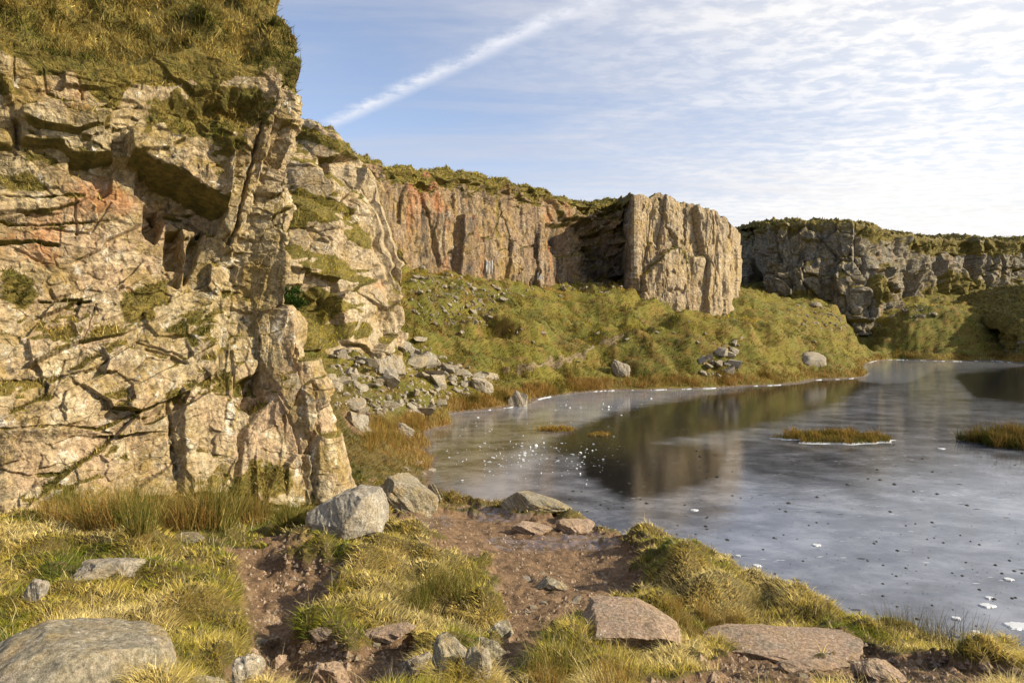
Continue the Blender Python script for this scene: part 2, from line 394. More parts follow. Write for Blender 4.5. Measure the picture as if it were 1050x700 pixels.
def terrain(x, y, full=False):
    z = base_h(x, y)
    land = sstep(-0.05, 0.5, z)
    m = mud_mask(x, y, z)
    far = sstep(25, 60, y)
    n1 = fbm(x * 1.7, y * 1.7, 3, 4) * 0.085 + fbm(x * 0.6, y * 0.6, 8, 2) * 0.07
    hum = np.maximum(0, fbm(x * 1.1 + 5, y * 1.1, 33, 2)) * 0.32
    zt = z + (n1 + hum) * land * (1 - m) * (1 - 0.5 * far)
    # terracettes and heathery hummocks on the far slopes
    t = fbm(x * 0.16, y * 0.33, 44, 4) * 0.75 + fbm(x * 0.5, y * 0.9, 52, 4) * 0.42
    zt = zt + t * far * land * sstep(0.2, 1.6, z) * (1 - m)
    wz = z + 1.5 * fbm(x * .05, y * .06, 57, 3) + .35 * t
    zt = zt + 0.75 * (plates(wz, 1.9, .5) + .30 - wz) * far * sstep(0.8, 2.6, z) * (1 - m)
    # trodden mud: lower, puddled, stony
    zm = z - 0.13 * m * land + m * (fbm(x * 2.6, y * 2.6, 61, 3) * 0.05 + fbm(x * 9, y * 9, 66, 3) * 0.02) * sstep(-0.1, 0.2, z)
    zz = zt * (1 - m) + zm * m
    # the gully between the turf banks
    px, py = proj(np.stack([x, y, z], -1))
    near = (y < 12)
    if near.any():
        g = poly_sd(px[near], py[near], MUD[2])
        zz[near] -= 0.24 * sstep(-16, 34, g + 10 * fbm(x[near] * 1.7, y[near] * 1.7, 95, 3))
        crest = poly_sd(px[near], py[near], [(665,585),(690,558),(745,588),(778,615),(765,640),(720,632),(690,620)])
        zz[near] += 0.30 * sstep(-8, 22, crest)
        hm = poly_sd(px[near], py[near], [(255,548),(300,535),(345,545),(340,572),(290,574)])
        zz[near] += 0.14 * sstep(-4, 18, hm)
    return (zz, m) if full else zz

def terr_g(x, y):
    t = np.clip(x / y, tu[0], tu[-1])
    return bil(gz, (t - tu[0]) / (tu[1] - tu[0]), np.log(np.clip(y, yw[0], yw[-1]) / yw[0]) / math.log(yw[1] / yw[0]))

def ground_hit(px, py, dmax=200.0):
    px, py = np.atleast_1d(np.asarray(px, float)), np.atleast_1d(np.asarray(py, float))
    out = np.full(px.shape, np.nan); prev = np.full(px.shape, 2.0)
    for D in np.geomspace(2.5, dmax, 420):
        q = P(px, py, np.full(px.shape, D)); h = terr_g(q[:, 0], q[:, 1])
        hit = np.isnan(out) & (q[:, 2] < np.maximum(h, 0.0))
        out = np.where(hit, 0.5 * (prev + D), out); prev = np.full(px.shape, D)
    out = np.where(np.isnan(out), dmax, out)
    q = P(px, py, out); q[:, 2] = np.maximum(terr_g(q[:, 0], q[:, 1]), 0)
    return q

# ---- ground sheet (fan of rows so the detail follows distance)
NU, NW = 900, 1000
tu = np.linspace(-1.25, 1.25, NU)
yw = np.geomspace(2.2, 330.0, NW)
gx = tu[None, :] * yw[:, None]; gy = np.repeat(yw[:, None], NU, 1)
gz, gm = terrain(gx.ravel(), gy.ravel(), True)
gz = gz.reshape(gx.shape); gm = gm.reshape(gx.shape)
GROUND = np.stack([gx, gy, gz], -1)
print('terrain', time.time() - T0)

def ground_material():
    k = NT('ground'); p = k.pos()
    m = k.attr('mud'); far = k.attr('far'); wet = k.attr('wet')
    n1 = k.noise(p, 0.7, 6, 0.65); n2 = k.noise(p, 4.5, 6, 0.7); n3 = k.noise(p, 24, 5, 0.7); n0 = k.noise(k.mapv(p, loc=(40, 9, 0)), 0.13, 5, 0.6)
    turf = k.mix(k.ramp(n2, 0.35, 0.65), (0.075, 0.07, 0.018), (0.16, 0.115, 0.035))
    turf = k.mix(k.ramp(n3, 0.4, 0.7), turf, (0.05, 0.035, 0.013))
    hill = k.mix(k.ramp(n0, 0.40, 0.60), (0.150, 0.130, 0.020), (0.105, 0.105, 0.018))
    hill = k.mix(k.ramp(n1, 0.45, 0.65), hill, (0.16, 0.105, 0.026))
    hill = k.mix(k.ramp(n2, 0.5, 0.72), hill, (0.05, 0.04, 0.012))
    turf = k.mix(far, turf, hill)
    mud = k.mix(k.ramp(n2, 0.35, 0.65), (0.125, 0.076, 0.040), (0.24, 0.152, 0.082))
    mud = k.mix(k.ramp(n3, 0.45, 0.72), mud, (0.065, 0.042, 0.028))
    mud = k.mix(k.ramp(k.noise(p, 60, 3, 0.6), 0.62, 0.72), mud, (0.30, 0.24, 0.18))
    sh = k.attr('shorewet')
    mud = k.mix(k.math('MULTIPLY', sh, 0.75), mud, k.mix(k.ramp(n2, 0.4, 0.6), (0.06, 0.05, 0.038), (0.12, 0.095, 0.07)))
    wr = k.ramp(k.math('ADD', wet, k.math('MULTIPLY', k.math('SUBTRACT', n1, 0.5), 1.5)), 0.42, 0.60)
    mud = k.mix(k.math('MULTIPLY', wr, 0.5), mud, (0.07, 0.045, 0.032))
    mf = k.math('ADD', m, k.math('MULTIPLY', k.math('SUBTRACT', n2, 0.5), 0.6))
    col = k.mix(k.ramp(mf, 0.35, 0.6), turf, mud)
    rough = k.math('SUBTRACT', 0.95, k.math('MULTIPLY', k.math('MULTIPLY', wr, m), 0.80))
    hh = k.math('ADD', n2, k.math('MULTIPLY', n3, 0.7))
    b = k.n('ShaderNodeBump'); k.l(hh, b.inputs['Height']); b.inputs['Distance'].default_value = 0.05
    k.l(k.math('SUBTRACT', 1.0, k.math('MULTIPLY', wr, k.math('MULTIPLY', m, 0.88))), b.inputs['Strength'])
    return k.done(k.principled(col, rough, b.outputs[0], k.math('ADD', 0.3, k.math('MULTIPLY', k.math('MULTIPLY', wr, m), 0.7))))
M_GROUND = ground_material()

gpx, gpy = proj(GROUND)
wetm = np.zeros(gx.shape)
for cx_, cy_, rx, ry in ((505,525,45,12),(545,558,50,10),(600,556,40,12),(495,600,22,26),(500,655,22,40),(480,575,30,10),(440,535,30,8)):
    wetm = np.maximum(wetm, np.where(gy < 25, np.exp(-((gpx - cx_) / rx) ** 2 - ((gpy - cy_) / ry) ** 2), 0))
gf = gridfaces(NW, NU)
faces_m = gm.ravel()[gf].mean(1) > 0.5
facey = GROUND.reshape(-1, 3)[gf[:, 0]]
pathsel = faces_m & (facey[:, 1] < 22) & (facey[:, 2] > 0.06) & (np.abs(facey[:, 0] / facey[:, 1]) < 0.9)
shw = sstep(0.30, 0.02, gz)
def ground_piece(name, sel):
    f = gf[sel]; used = np.unique(f); rm = np.zeros(NU * NW, np.int64); rm[used] = np.arange(len(used))
    at = {'mud': gm.ravel()[used], 'far': sstep(22, 40, gy).ravel()[used], 'wet': wetm.ravel()[used], 'shorewet': shw.ravel()[used]}
    return obj(name, meshdata(name, GROUND.reshape(-1, 3)[used], [rm[f]], M_GROUND, at, True))
tag(ground_piece('ground', ~pathsel), 'rough golden turf ground rising from the frozen quarry lake', 'ground', kind='structure')
tag(ground_piece('path', pathsel), 'wet brown muddy path worn between the turf and the lake shore', 'path', kind='structure')
# land behind the viewpoint, out to the horizon on that side
bx, by = np.meshgrid(np.linspace(-160, 160, 40), np.concatenate([[-300, -150, -70, -30, -12, -4, 0], [2.19]]))
bz = base_h(bx.ravel(), np.full(bx.size, 2.2)).reshape(bx.shape) - 0.02 - 0.01 * np.abs(bx)
inner = np.clip(np.abs(bx) / 2.0, 0, 1); bz = np.where(np.abs(bx) < 6, base_h(np.clip(bx, -2.7, 2.7).ravel(), np.full(bx.size, 2.2)).reshape(bx.shape) - 0.04, bz)
vb = np.stack([bx, by, bz], -1).reshape(-1, 3)
o = obj('moor', meshdata('moor', vb, [gridfaces(*bx.shape)], M_GROUND, {'mud': np.zeros(len(vb)), 'far': np.ones(len(vb)), 'wet': np.zeros(len(vb)), 'shorewet': np.zeros(len(vb))}, True))
tag(o, 'open moorland behind the viewpoint', 'moor', kind='structure')

# ---------------------------------------------------------------- lake
def lake_material():
    k = NT('lake_ice'); p = k.pos()
    fr = k.attr('frost'); br = k.attr('brown'); op = k.attr('open')
    pv = k.mapv(p, scale=(0.8, 1.0, 1.0), rot=(0, 0, R(-18)))
    n1 = k.noise(pv, 0.16, 6, 0.62, 0.4); n2 = k.noise(pv, 0.7, 8, 0.72, 0.15); n3 = k.noise(p, 6.0, 5, 0.65, 0.3); n4 = k.noise(pv, 2.6, 5, 0.6, 1.2)
    f = k.math('ADD', fr, k.math('MULTIPLY', k.math('SUBTRACT', k.math('ADD', k.math('MULTIPLY', n2, .6), k.math('MULTIPLY', n1, .4)), 0.5), 1.0))
    film = k.ramp(f, 0.25, 0.85)
    ice = k.mix(k.ramp(n2, 0.4, 0.65), (0.205, 0.22, 0.265), (0.275, 0.29, 0.335))
    ice = k.mix(br, ice, k.mix(k.ramp(n2, 0.38, 0.62), (0.085, 0.068, 0.040), (0.21, 0.19, 0.155)))
    col = k.mix(film, (0.012, 0.012, 0.012), ice)
    sc = k.noise(k.mapv(p, scale=(0.35, 2.4, 1.0), rot=(0, 0, R(24))), 2.2, 7, 0.75, 0.5)
    sc2 = k.noise(k.mapv(p, scale=(0.5, 2.0, 1.0), rot=(0, 0, R(-31)), loc=(4, 4, 0)), 1.6, 7, 0.75, 0.5)
    col = k.mix(k.math('MULTIPLY', k.ramp(sc, 0.60, 0.70), 0.55), col, (0.04, 0.042, 0.05))
    col = k.mix(k.math('MULTIPLY', k.ramp(sc2, 0.62, 0.70), 0.40), col, (0.42, 0.44, 0.47))
    sp1 = k.math('MULTIPLY', k.ramp(k.voro(k.mapv(p, scale=(0.7, 1.5, 1), rot=(0, 0, R(15))), 1.5), 0.14, 0.07), k.ramp(k.noise(p, 0.5, 4, .6), .47, .58))
    sp2 = k.math('MULTIPLY', k.ramp(k.voro(k.mapv(p, scale=(0.6, 1.6, 1), rot=(0, 0, R(-12)), loc=(9, 2, 0)), 3.1), 0.17, 0.08), k.ramp(k.noise(k.mapv(p, loc=(6, 1, 0)), 0.35, 4, .6), .5, .62))
    col = k.mix(k.math('MULTIPLY', sp1, 0.85), col, (0.02, 0.02, 0.022))
    col = k.mix(k.math('MULTIPLY', sp2, 0.6), col, (0.50, 0.52, 0.55))
    drk = sp1
    rind = k.ramp(k.math('ADD', fr, k.math('MULTIPLY', k.math('SUBTRACT', n4, 0.5), 1.4)), 1.05, 1.3)
    col = k.mix(k.math('MULTIPLY', rind, 0.7), col, (0.55, 0.57, 0.60))
    rough = k.math('ADD', 0.025, k.math('MULTIPLY', film, k.ramp(n4, 0.3, 0.7, 0.02, 0.08)))
    hh = k.math('ADD', k.math('MULTIPLY', n2, 0.6), k.math('MULTIPLY', n3, 0.14))
    nrm = k.bump(hh, 0.4, 0.03)
    base = k.n('ShaderNodeBsdfDiffuse'); k.l(col, base.inputs['Color']); k.l(nrm, base.inputs['Normal'])
    gl = k.n('ShaderNodeBsdfGlossy'); gl.inputs['Color'].default_value = (0.9, 0.93, 1.0, 1); k.l(rough, gl.inputs['Roughness']); k.l(nrm, gl.inputs['Normal'])
    fz = k.n('ShaderNodeFresnel'); fz.inputs['IOR'].default_value = 1.95; k.l(nrm, fz.inputs['Normal'])
    fac = k.math('MULTIPLY', fz.outputs[0], k.ramp(film, 0, 1, 0.78, 1.0), True)
    fac = k.math('MULTIPLY', fac, k.math('SUBTRACT', 1.0, k.math('MULTIPLY', drk, 0.75)))
    mx = k.n('ShaderNodeMixShader'); k.l(fac, mx.inputs[0]); k.l(base.outputs[0], mx.inputs[1]); k.l(gl.outputs[0], mx.inputs[2])
    return k.done(mx.outputs[0])
M_LAKE = lake_material()
ltu = np.linspace(-0.35, 1.6, 400); lyw = np.geomspace(8.0, 140.0, 420)
lx = ltu[None, :] * lyw[:, None]; ly = np.repeat(lyw[:, None], len(ltu), 1)
LG = np.stack([lx, ly, np.zeros(lx.shape)], -1)
lpx, lpy = proj(LG)
frost = 0.50 + 0 * lx
z0 = base_h(lx.ravel(), ly.ravel()).reshape(lx.shape)
darkz = poly_sd(lpx, lpy, [(560,442),(640,418),(740,402),(880,384),(900,392),(840,420),(760,440),(700,448),(610,462),(540,470)])
dark2 = poly_sd(lpx, lpy, [(590,462),(660,450),(745,462),(735,490),(690,508),(640,515),(600,490)])
dark3 = poly_sd(lpx, lpy, [(980,385),(1060,375),(1060,412),(1000,408)])
frost -= 0.45 * sstep(-6, 12, darkz) + 0.36 * sstep(-6, 14, dark2) + 0.6 * sstep(-4, 8, dark3)
leftz = poly_sd(lpx, lpy, [(440,420),(560,402),(700,396),(760,398),(700,408),(640,420),(600,440),(560,470),(520,500),(560,520),(460,515),(430,480)])
frost += 0.35 * sstep(-10, 14, leftz)
farz = poly_sd(lpx, lpy, [(860,362),(1060,366),(1060,374),(960,378),(930,392),(880,392)])
frost += 0.55 * sstep(-3, 5, farz)
edge = sstep(-0.16, -0.02, z0)
frost += 0.35 * edge * (ly > 40)
brown = sstep(-8, 25, poly_sd(lpx, lpy, [(430,425),(540,415),(600,425),(580,452),(540,470),(500,500),(450,512),(425,480)]))
mw = obj('water', meshdata('water', LG.reshape(-1, 3), [gridfaces(*lx.shape)], M_LAKE, {'frost': frost.ravel(), 'brown': brown.ravel(), 'open': 0 * frost.ravel()}, True))
tag(mw, 'flooded quarry lake skinned with grey reflecting ice', 'lake', kind='structure')

# ---------------------------------------------------------------- blades (grass, heath, rushes)
def blade_mesh(pos, up, length, width, bend, col, rng, segs=2, droop=None):
    """each row one curved tapering blade; returns verts, faces, colours"""
    n = len(pos)
    az = rng.uniform(0, 2 * math.pi, n)
    d = np.stack([np.cos(az), np.sin(az), np.zeros(n)], 1)
    if droop is not None: d = d * 0.75 + droop; d /= np.linalg.norm(d, axis=1, keepdims=True) + 1e-9
    az2 = az + rng.uniform(0.6, 2.5, n)
    w = np.stack([np.cos(az2), np.sin(az2), np.zeros(n)], 1)
    L = length[:, None]; B = bend[:, None]
    def at(t): return pos + up * (L * t * (1 - 0.45 * B * t)) + d * (L * B * t * t * 0.9)
    hw = (width * 0.5)[:, None] * w
    if segs == 1:
        V = np.stack([pos - hw, pos + hw, at(1.0)], 1); k = 3
        Fs = [np.arange(n)[:, None] * 3 + np.array([0, 1, 2])]
    else:
        m = at(0.55)
        V = np.stack([pos - hw, pos + hw, m + hw * 0.75, m - hw * 0.75, at(1.0)], 1); k = 5
        b = np.arange(n)[:, None] * 5
        Fs = [b + np.array([0, 1, 2, 3]), b + np.array([3, 2, 4])]
    shade = np.repeat(col, k, 0)
    return V.reshape(-1, 3), Fs, shade

def blades_obj(name, data, mat):
    """merge several (V, F, C) sets into one mesh object"""
    Vs, Q, T, Cs, off = [], [], [], [], 0
    for V, Fs, C in data:
        for f in Fs: (Q if f.shape[1] == 4 else T).append(f + off)
        Vs.append(V); Cs.append(C); off += len(V)
    fs = []
    if Q: fs.append(np.concatenate(Q))
    if T: fs.append(np.concatenate(T))
    return obj(name, meshdata(name, np.concatenate(Vs), fs, mat, {'Col': np.concatenate(Cs)}))

def palette(cols, key, rng, jit=0.25):
    """blend along a palette by key (0..1) with some per-blade jitter"""
    cols = np.asarray(cols); k = np.clip(key + rng.normal(0, 0.16, len(key)), 0, 0.999) * (len(cols) - 1)
    i = k.astype(int); f = (k - i)[:, None]
    c = cols[i] * (1 - f) + cols[np.minimum(i + 1, len(cols) - 1)] * f
    return c * np.exp(rng.normal(0, jit, (len(key), 1)))

def scatter(G, weight, n, rng):
    """n points on the quads of a grid with probability by weight"""
    w = np.maximum(weight, 0)[:-1, :-1].ravel(); w = w / w.sum()
    idx = rng.choice(len(w), n, p=w); nc = G.shape[1] - 1
    i, j = idx // nc, idx % nc; u, v = rng.random((2, n, 1))
    p = (G[i, j] * (1 - u) + G[i, j + 1] * u) * (1 - v) + (G[i + 1, j] * (1 - u) + G[i + 1, j + 1] * u) * v
    return p, i, j

def screen_area(G):
    """picture area of each quad: how densely to sow it"""
    a, b = proj(G); a = np.clip(a, -4000, 4000); b = np.clip(b, -4000, 4000)
    e = np.zeros(G.shape[:2])
    x1, y1 = a[1:, 1:] - a[:-1, :-1], b[1:, 1:] - b[:-1, :-1]; x2, y2 = a[:-1, 1:] - a[1:, :-1], b[:-1, 1:] - b[1:, :-1]
    e[:-1, :-1] = 0.5 * np.abs(x1 * y2 - x2 * y1)
    inside = (a > -140) & (a < 1190) & (b > -160) & (b < 860)
    return e * inside

# ---------------------------------------------------------------- cliffs
def rel(S, Z, seed, scales, rot=0.0, warp=0.07, cw=0.04, jit=0.85):
    d = np.zeros(S.shape)
    for i, (w, h, amp, tilt, crack) in enumerate(scales):
        c, s = math.cos(rot), math.sin(rot)
        x = (S * c + Z * s) / w; y = (-S * s + Z * c) / h
        x = x + warp * noise2(x * 0.9 + 7, y * 0.9, seed + i); y = y + warp * noise2(x * 0.8, y * 0.8 + 9, seed + 30 + i)
        a, b, g, dx, dy, e = blocks(x, y, seed + 100 * i, jit)
        d += amp * a + tilt * (b * dx + g * dy) * 2 - crack * sstep(cw, 0.0, e * min(w, h) * (1 + .6 * noise2(x * 3, y * 3, seed + 60)))
    return d

CLIFFS = {}
CUR = {}
def blur(d, times):
    for _ in range(times):
        for ax in (0, 1):
            e = np.pad(d, [(1, 1) if i == ax else (0, 0) for i in range(2)], 'edge')
            d = .25 * np.take(e, range(0, d.shape[ax]), ax) + .5 * d + .25 * np.take(e, range(2, d.shape[ax] + 2), ax)
    return d
def cliff(key, label, base, top, ns, nv, caprows, capdir, relief, mat, vegf=None, prof=None, rimnoise=0.25, maskf=None, capnoise=0.35, smoothn=9, sink=1.2, kind='structure', name='cliff'):
    base = np.array(base, float); top = np.array(top, float)
    base[:, 2] -= sink
    seg = np.linalg.norm(np.diff(base[:, :2], axis=0), axis=1)
    # sow columns by on-screen length so that the detail is even
    bx_, by_ = proj(base); scr = np.abs(np.diff(np.clip(bx_, -60, 1110))) + 0.05 * np.abs(np.diff(bx_)) + 0.12 * seg / np.maximum(base[:-1, 1], 1) * F
    cum = np.concatenate([[0], np.cumsum(scr)]); s = np.linspace(0, cum[-1], ns)
    Sm = np.interp(s, cum, np.concatenate([[0], np.cumsum(seg)]))
    b = np.stack([np.interp(s, cum, base[:, i]) for i in range(3)], 1); t = np.stack([np.interp(s, cum, top[:, i]) for i in range(3)], 1)
    t[:, 2] += rimnoise * fbm(Sm * 0.35, Sm * 0 + 3.3, 71, 4)
    tan = np.gradient(b[:, :2], axis=0); tan /= np.linalg.norm(tan, axis=1, keepdims=True) + 1e-9
    n = np.stack([tan[:, 1], -tan[:, 0]], 1)
    kx = np.hanning(smoothn + 2)[1:-1]; kx /= kx.sum()
    n = np.stack([np.convolve(np.pad(n[:, i], smoothn // 2, 'edge'), kx, 'valid') for i in range(2)], 1)
    n /= np.linalg.norm(n, axis=1, keepdims=True) + 1e-9
    v = np.linspace(0, 1, nv)
    S = np.repeat(Sm[None], nv, 0); V = np.repeat(v[:, None], ns, 1)
    pv = prof(V, S) if prof else V
    G = np.zeros((nv, ns, 3))
    G[..., :2] = b[None, :, :2] + (t - b)[None, :, :2] * pv[..., None]
    G[..., 2] = b[None, :, 2] + (t - b)[None, :, 2] * V
    px, py = proj(G)
    CUR['G'] = G
    d = relief(S, G[..., 2], px, py, V)
    d = d * (0.35 + 0.65 * sstep(1.0, 0.93, V))
    d = blur(d, 1)
    CUR['G'] = G
    G[..., :2] += n[None] * d[..., None]
    G[..., 2] += 0.25 * d * sstep(0.0, 0.4, V)
    # cap: the moor running back from the rim
    cr = np.array(caprows, float); nc = max(8, int(len(cr) * 14))
    bb = cr[-1, 0] * np.linspace(0, 1, nc + 1)[1:] ** 2.0; rise = np.interp(bb, cr[:, 0], cr[:, 1])
    cd = np.array(capdir, float); cd /= np.linalg.norm(cd)
    C = np.repeat(G[-1][None], nc, 0).copy()
    C[..., :2] += cd * bb[:, None, None]
    C[..., 2] += rise[:, None]
    kk = np.minimum(1, bb / 0.8)[:, None] * capnoise
    hu = fbm(C[..., 0] * 0.8, C[..., 1] * 0.8, 19, 4) + 0.9 * np.maximum(0, fbm(C[..., 0] * 1.6, C[..., 1] * 1.6, 29, 2))
    C[..., 2] += kk * hu; C[..., 0] += 0.6 * kk * fbm(C[..., 0] * 1.3, C[..., 2] * 1.3 + C[..., 1], 23, 3)
    A_ = np.concatenate([G, C], 0)
    nrm = gridnormals(A_)
    nz = blur(np.abs(nrm[..., 2]), 6)
    px, py = proj(A_)
    iscap = np.concatenate([np.zeros((nv, ns)), np.ones((nc, ns))], 0)
    Sx = np.concatenate([S, np.repeat(Sm[None], nc, 0)], 0)
    Vx = np.concatenate([V, np.full((nc, ns), 1.0)], 0)
    ledge = sstep(0.50, 0.78, nz + 0.25 * fbm(Sx * 0.6, A_[..., 2] * 0.6, 77, 3))
    veg = np.maximum(iscap, ledge * 0.9)
    if vegf: veg = vegf(veg, Sx, A_[..., 2], px, py, Vx, nrm)
    msk = np.zeros((*veg.shape, 4)); msk[..., 0] = veg
    if maskf: maskf(msk, Sx, A_[..., 2], px, py, Vx)
    me = meshdata(name, A_.reshape(-1, 3), [gridfaces(*veg.shape)], mat, {'mask': msk.reshape(-1, 4)})
    o = tag(obj(name, me), label, 'cliff', kind=kind)
    CLIFFS[key] = (A_, nrm, veg, iscap, px, py)
    print(key, veg.size, round(time.time() - T0, 1))
    return o

def bt(cols):
    """rows of (px, D, py base, py top, D rim) -> base and rim points"""
    c = np.array(cols, float)
    return P(c[:, 0], c[:, 2], c[:, 1]), P(c[:, 0], c[:, 3], c[:, 4])

def wpoly(px, py, poly, amp=4, f=0.06, seed=5):
    return poly_sd(px + amp * fbm(px * f, py * f, seed, 3), py + amp * fbm(px * f, py * f, seed + 9, 3), poly)

# -- the near cliff on the left
def near_relief(S, Z, px, py, V):
    g = CUR['G']; s1 = .8 * g[..., 0] + .6 * g[..., 1]
    corner = np.argmin(np.abs(S[0] - np.linalg.norm(np.diff(np.array(nb)[:, :2], axis=0), axis=1)[:5].sum()))
    S = s1 + np.maximum(0, S - S[:, corner:corner + 1])
    up = rel(S, Z, 3, [(2.9, 1.5, .16, .09, .03), (1.25, 0.65, .07, .08, .022), (0.5, 0.32, .026, .04, .010), (.2, .14, .008, .018, .005)], 0.05, .03, .020)
    lo = rel(S, Z, 43, [(3.1, 1.6, .11, .16, .025), (1.3, 0.75, .06, .11, .022), (0.5, 0.3, .024, .045, .010), (.2, .13, .008, .018, .005)], 0.50, .03, .020)
    rt = rel(S, Z, 83, [(1.1, 3.4, .12, .15, .03), (0.6, 1.5, .06, .10, .022), (0.34, 0.6, .024, .04, .010), (.16, .2, .008, .016, .005)], -0.14, .03, .020)
    ru = rel(S, Z, 123, [(1.5, 1.0, .12, .13, .03), (0.7, 0.5, .06, .09, .022), (0.34, 0.26, .024, .04, .010), (.16, .14, .008, .016, .005)], -0.22, .03, .020)
    wob = 14 * fbm(px * .02, py * .02, 4, 3)
    a = sstep(-12, 12, py + wob - 268); r = sstep(-10, 10, px + wob - (222 + 0 * py)) 
    d = up * (1 - a) + lo * a
    d = d * (1 - r) + (rt * sstep(290, 325, py + wob) + ru * (1 - sstep(290, 325, py + wob))) * r
    d += .07 * fbm(S * .4, Z * .5, 12, 2) + 0.016 * fbm(S * 7, Z * 7, 14, 4)
    def pl(poly, amt, soft=2.0, amp=1.5): 
        return amt * sstep(-soft, soft, wpoly(px, py, poly, amp))
    # overhanging block with the ledge above and the hollow under it
    d += pl([(128,150),(140,136),(170,132),(200,140),(222,158),(235,172),(228,218),(205,206),(175,190),(150,180),(130,172)], 0.75)
    d += pl([(205,140),(262,128),(280,120),(262,190),(238,262),(222,222),(230,175)], 0.20)
    d += pl([(268,90),(305,75),(300,130),(286,250),(262,330),(246,300),(262,190)], 0.07)
    d -= pl([(140,178),(175,192),(205,208),(228,220),(222,240),(190,232),(160,215),(138,200)], 0.55)
    d -= pl([(147,212),(163,210),(168,228),(160,246),(148,238)], 0.75, 2)
    d -= pl([(172,236),(186,234),(192,270),(182,294),(168,286)], 0.6, 2)
    d -= pl([(196,240),(210,232),(202,268),(190,290)], 0.45, 2)
    d -= 0.28 * sstep(2.4, 0.6, line_d(px + 2 * fbm(px * .1, py * .1, 3), py, [(268,122),(256,170),(244,215),(236,250)]))
    # roof under the dark stained band
    d += pl([(20,118),(60,112),(112,122),(114,166),(72,164),(60,150),(22,148)], 0.30)
    d += pl([(-40,48),(13,50),(13,150),(-40,150)], 0.18, 1.5, 1)
    d -= pl([(70,168),(116,168),(112,200),(100,206),(95,188),(72,178)], 0.28)
    # joints
    for q, w_, amt in (([(-20,86),(14,84),(50,74),(90,86),(140,90)], 1.3, .22), ([(44,72),(48,100),(92,118),(140,112)], 1.2, .22), ([(-20,206),(50,204),(86,203)], 1.2, .25), ([(-20,228),(60,230),(110,228)], 1.3, .25),
                       ([(-20,250),(40,249),(60,252)], 1.6, .35), ([(80,84),(84,106)], 1.2, .2), ([(13,50),(14,82)], 1.6, .3), ([(16,118),(18,152)], 1.4, .25), ([(76,205),(78,240)], 1.3, .25), ([(94,238),(112,212)], 1.2, .2),
                       ([(40,308),(92,310)], 1.5, .3), ([(-10,392),(50,388),(95,380),(140,350),(190,368)], 1.5, .28), ([(0,440),(60,436),(100,440),(150,420),(196,396)], 1.4, .22),
                       ([(172,412),(176,450),(180,490)], 2.6, .4), ([(150,358),(175,366),(188,374)], 2.5, .45), ([(0,482),(30,488),(60,486)], 1.6, .25), ([(85,350),(98,312)], 1.2, .2), ([(40,410),(58,396),(66,370)], 1.3, .2),
                       ([(238,360),(240,415),(252,420)], 2.0, .3), ([(312,445),(318,495)], 1.4, .25), ([(280,395),(300,440),(308,480)], 1.4, .22)):
        d -= 0.36 * amt * sstep(w_ * 1.15, w_ * 0.3, line_d(px + 1.0 * fbm(px * .12, py * .12, 31, 3), py + 1.0 * fbm(px * .12, py * .12, 37, 3), q))
    # lower slabs and the stepped pillars by the corner
    d += pl([(-30,395),(55,392),(120,352),(175,372),(190,400),(150,430),(100,445),(0,445),(-30,440)], 0.20, 5)
    d += pl([(0,445),(90,446),(150,432),(172,420),(176,520),(0,530)], 0.08, 4)
    d += pl([(184,400),(238,385),(243,470),(225,505),(186,505)], 0.22)
    d += pl([(262,318),(302,312),(303,372),(322,368),(330,440),(345,470),(360,500),(300,520),(240,505),(250,440),(284,400),(266,365)], 0.22)
    d -= pl([(240,395),(268,380),(275,410),(258,425),(240,412)], 0.5)
    d += pl([(300,368),(322,372),(328,440),(350,470),(366,500),(368,530),(310,530),(312,450)], 0.14)
    d += pl([(318,440),(340,455),(362,488),(372,530),(318,530)], 0.16)
    d -= 0.55 * sstep(-4, 30, wpoly(px, py, [(140,122),(165,100),(215,84),(268,86),(285,104),(262,128),(205,140),(170,132),(140,134)]))
    return d

def near_veg(veg, S, Z, px, py, V, n):
    w = 14 * fbm(px * .05, py * .05, 6, 3)
    led = poly_sd(px + w, py + w * .6, [(142,124),(160,103),(212,86),(266,90),(284,104),(262,130),(232,150),(205,142),(180,134),(146,136)])
    veg = np.maximum(veg, sstep(-6, 6, led))
    veg = np.maximum(veg, 0.95 * sstep(0.955, 0.985, V + .03 * sstep(175, 110, px) * sstep(60, 100, px) + 0.05 * fbm(S * .8, Z * .5, 9, 3)))
    for q in ([(-10,178),(30,176),(52,188),(40,196),(-10,190)], [(0,275),(30,280),(42,305),(20,318),(0,310)], [(125,300),(165,285),(182,292),(165,318),(140,340),(125,330)], [(165,400),(186,396),(190,412),(172,414)],
              [(-10,62),(20,92),(30,96),(-10,100)], [(25,150),(60,160),(58,170),(20,166)], [(95,330),(130,335),(120,352),(90,350)], [(260,470),(300,480),(300,510),(230,508)]):
        veg = np.maximum(veg, 0.75 * sstep(-5, 6, poly_sd(px + w * .5, py + w * .5, q)))
    return veg

def near_mask(m, S, Z, px, py, V):
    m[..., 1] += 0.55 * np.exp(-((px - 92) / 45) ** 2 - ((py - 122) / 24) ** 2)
    m[..., 1] += 0.30 * sstep(-8, 8, poly_sd(px, py, [(135,175),(230,215),(215,250),(150,250)]))  # darker tone within the hollow under the overhang
    for cx_, cy_, r in ((95,195,32),(60,225,50),(30,255,45),(70,95,40),(120,300,30),(130,210,22)):
        m[..., 2] += 0.55 * np.exp(-((px - cx_) / r) ** 2 - ((py - cy_) / r / .7) ** 2)
    for cx_, cy_, rx, ry in ((40,465,60,18),(150,485,30,25),(205,430,14,60),(35,85,40,14),(110,455,18,22),(30,280,30,12),(195,470,5,7),(60,350,50,10),(262,330,30,15),(160,255,10,10)):
        m[..., 3] += 0.55 * np.exp(-((px - cx_) / rx) ** 2 - ((py - cy_) / ry) ** 2)

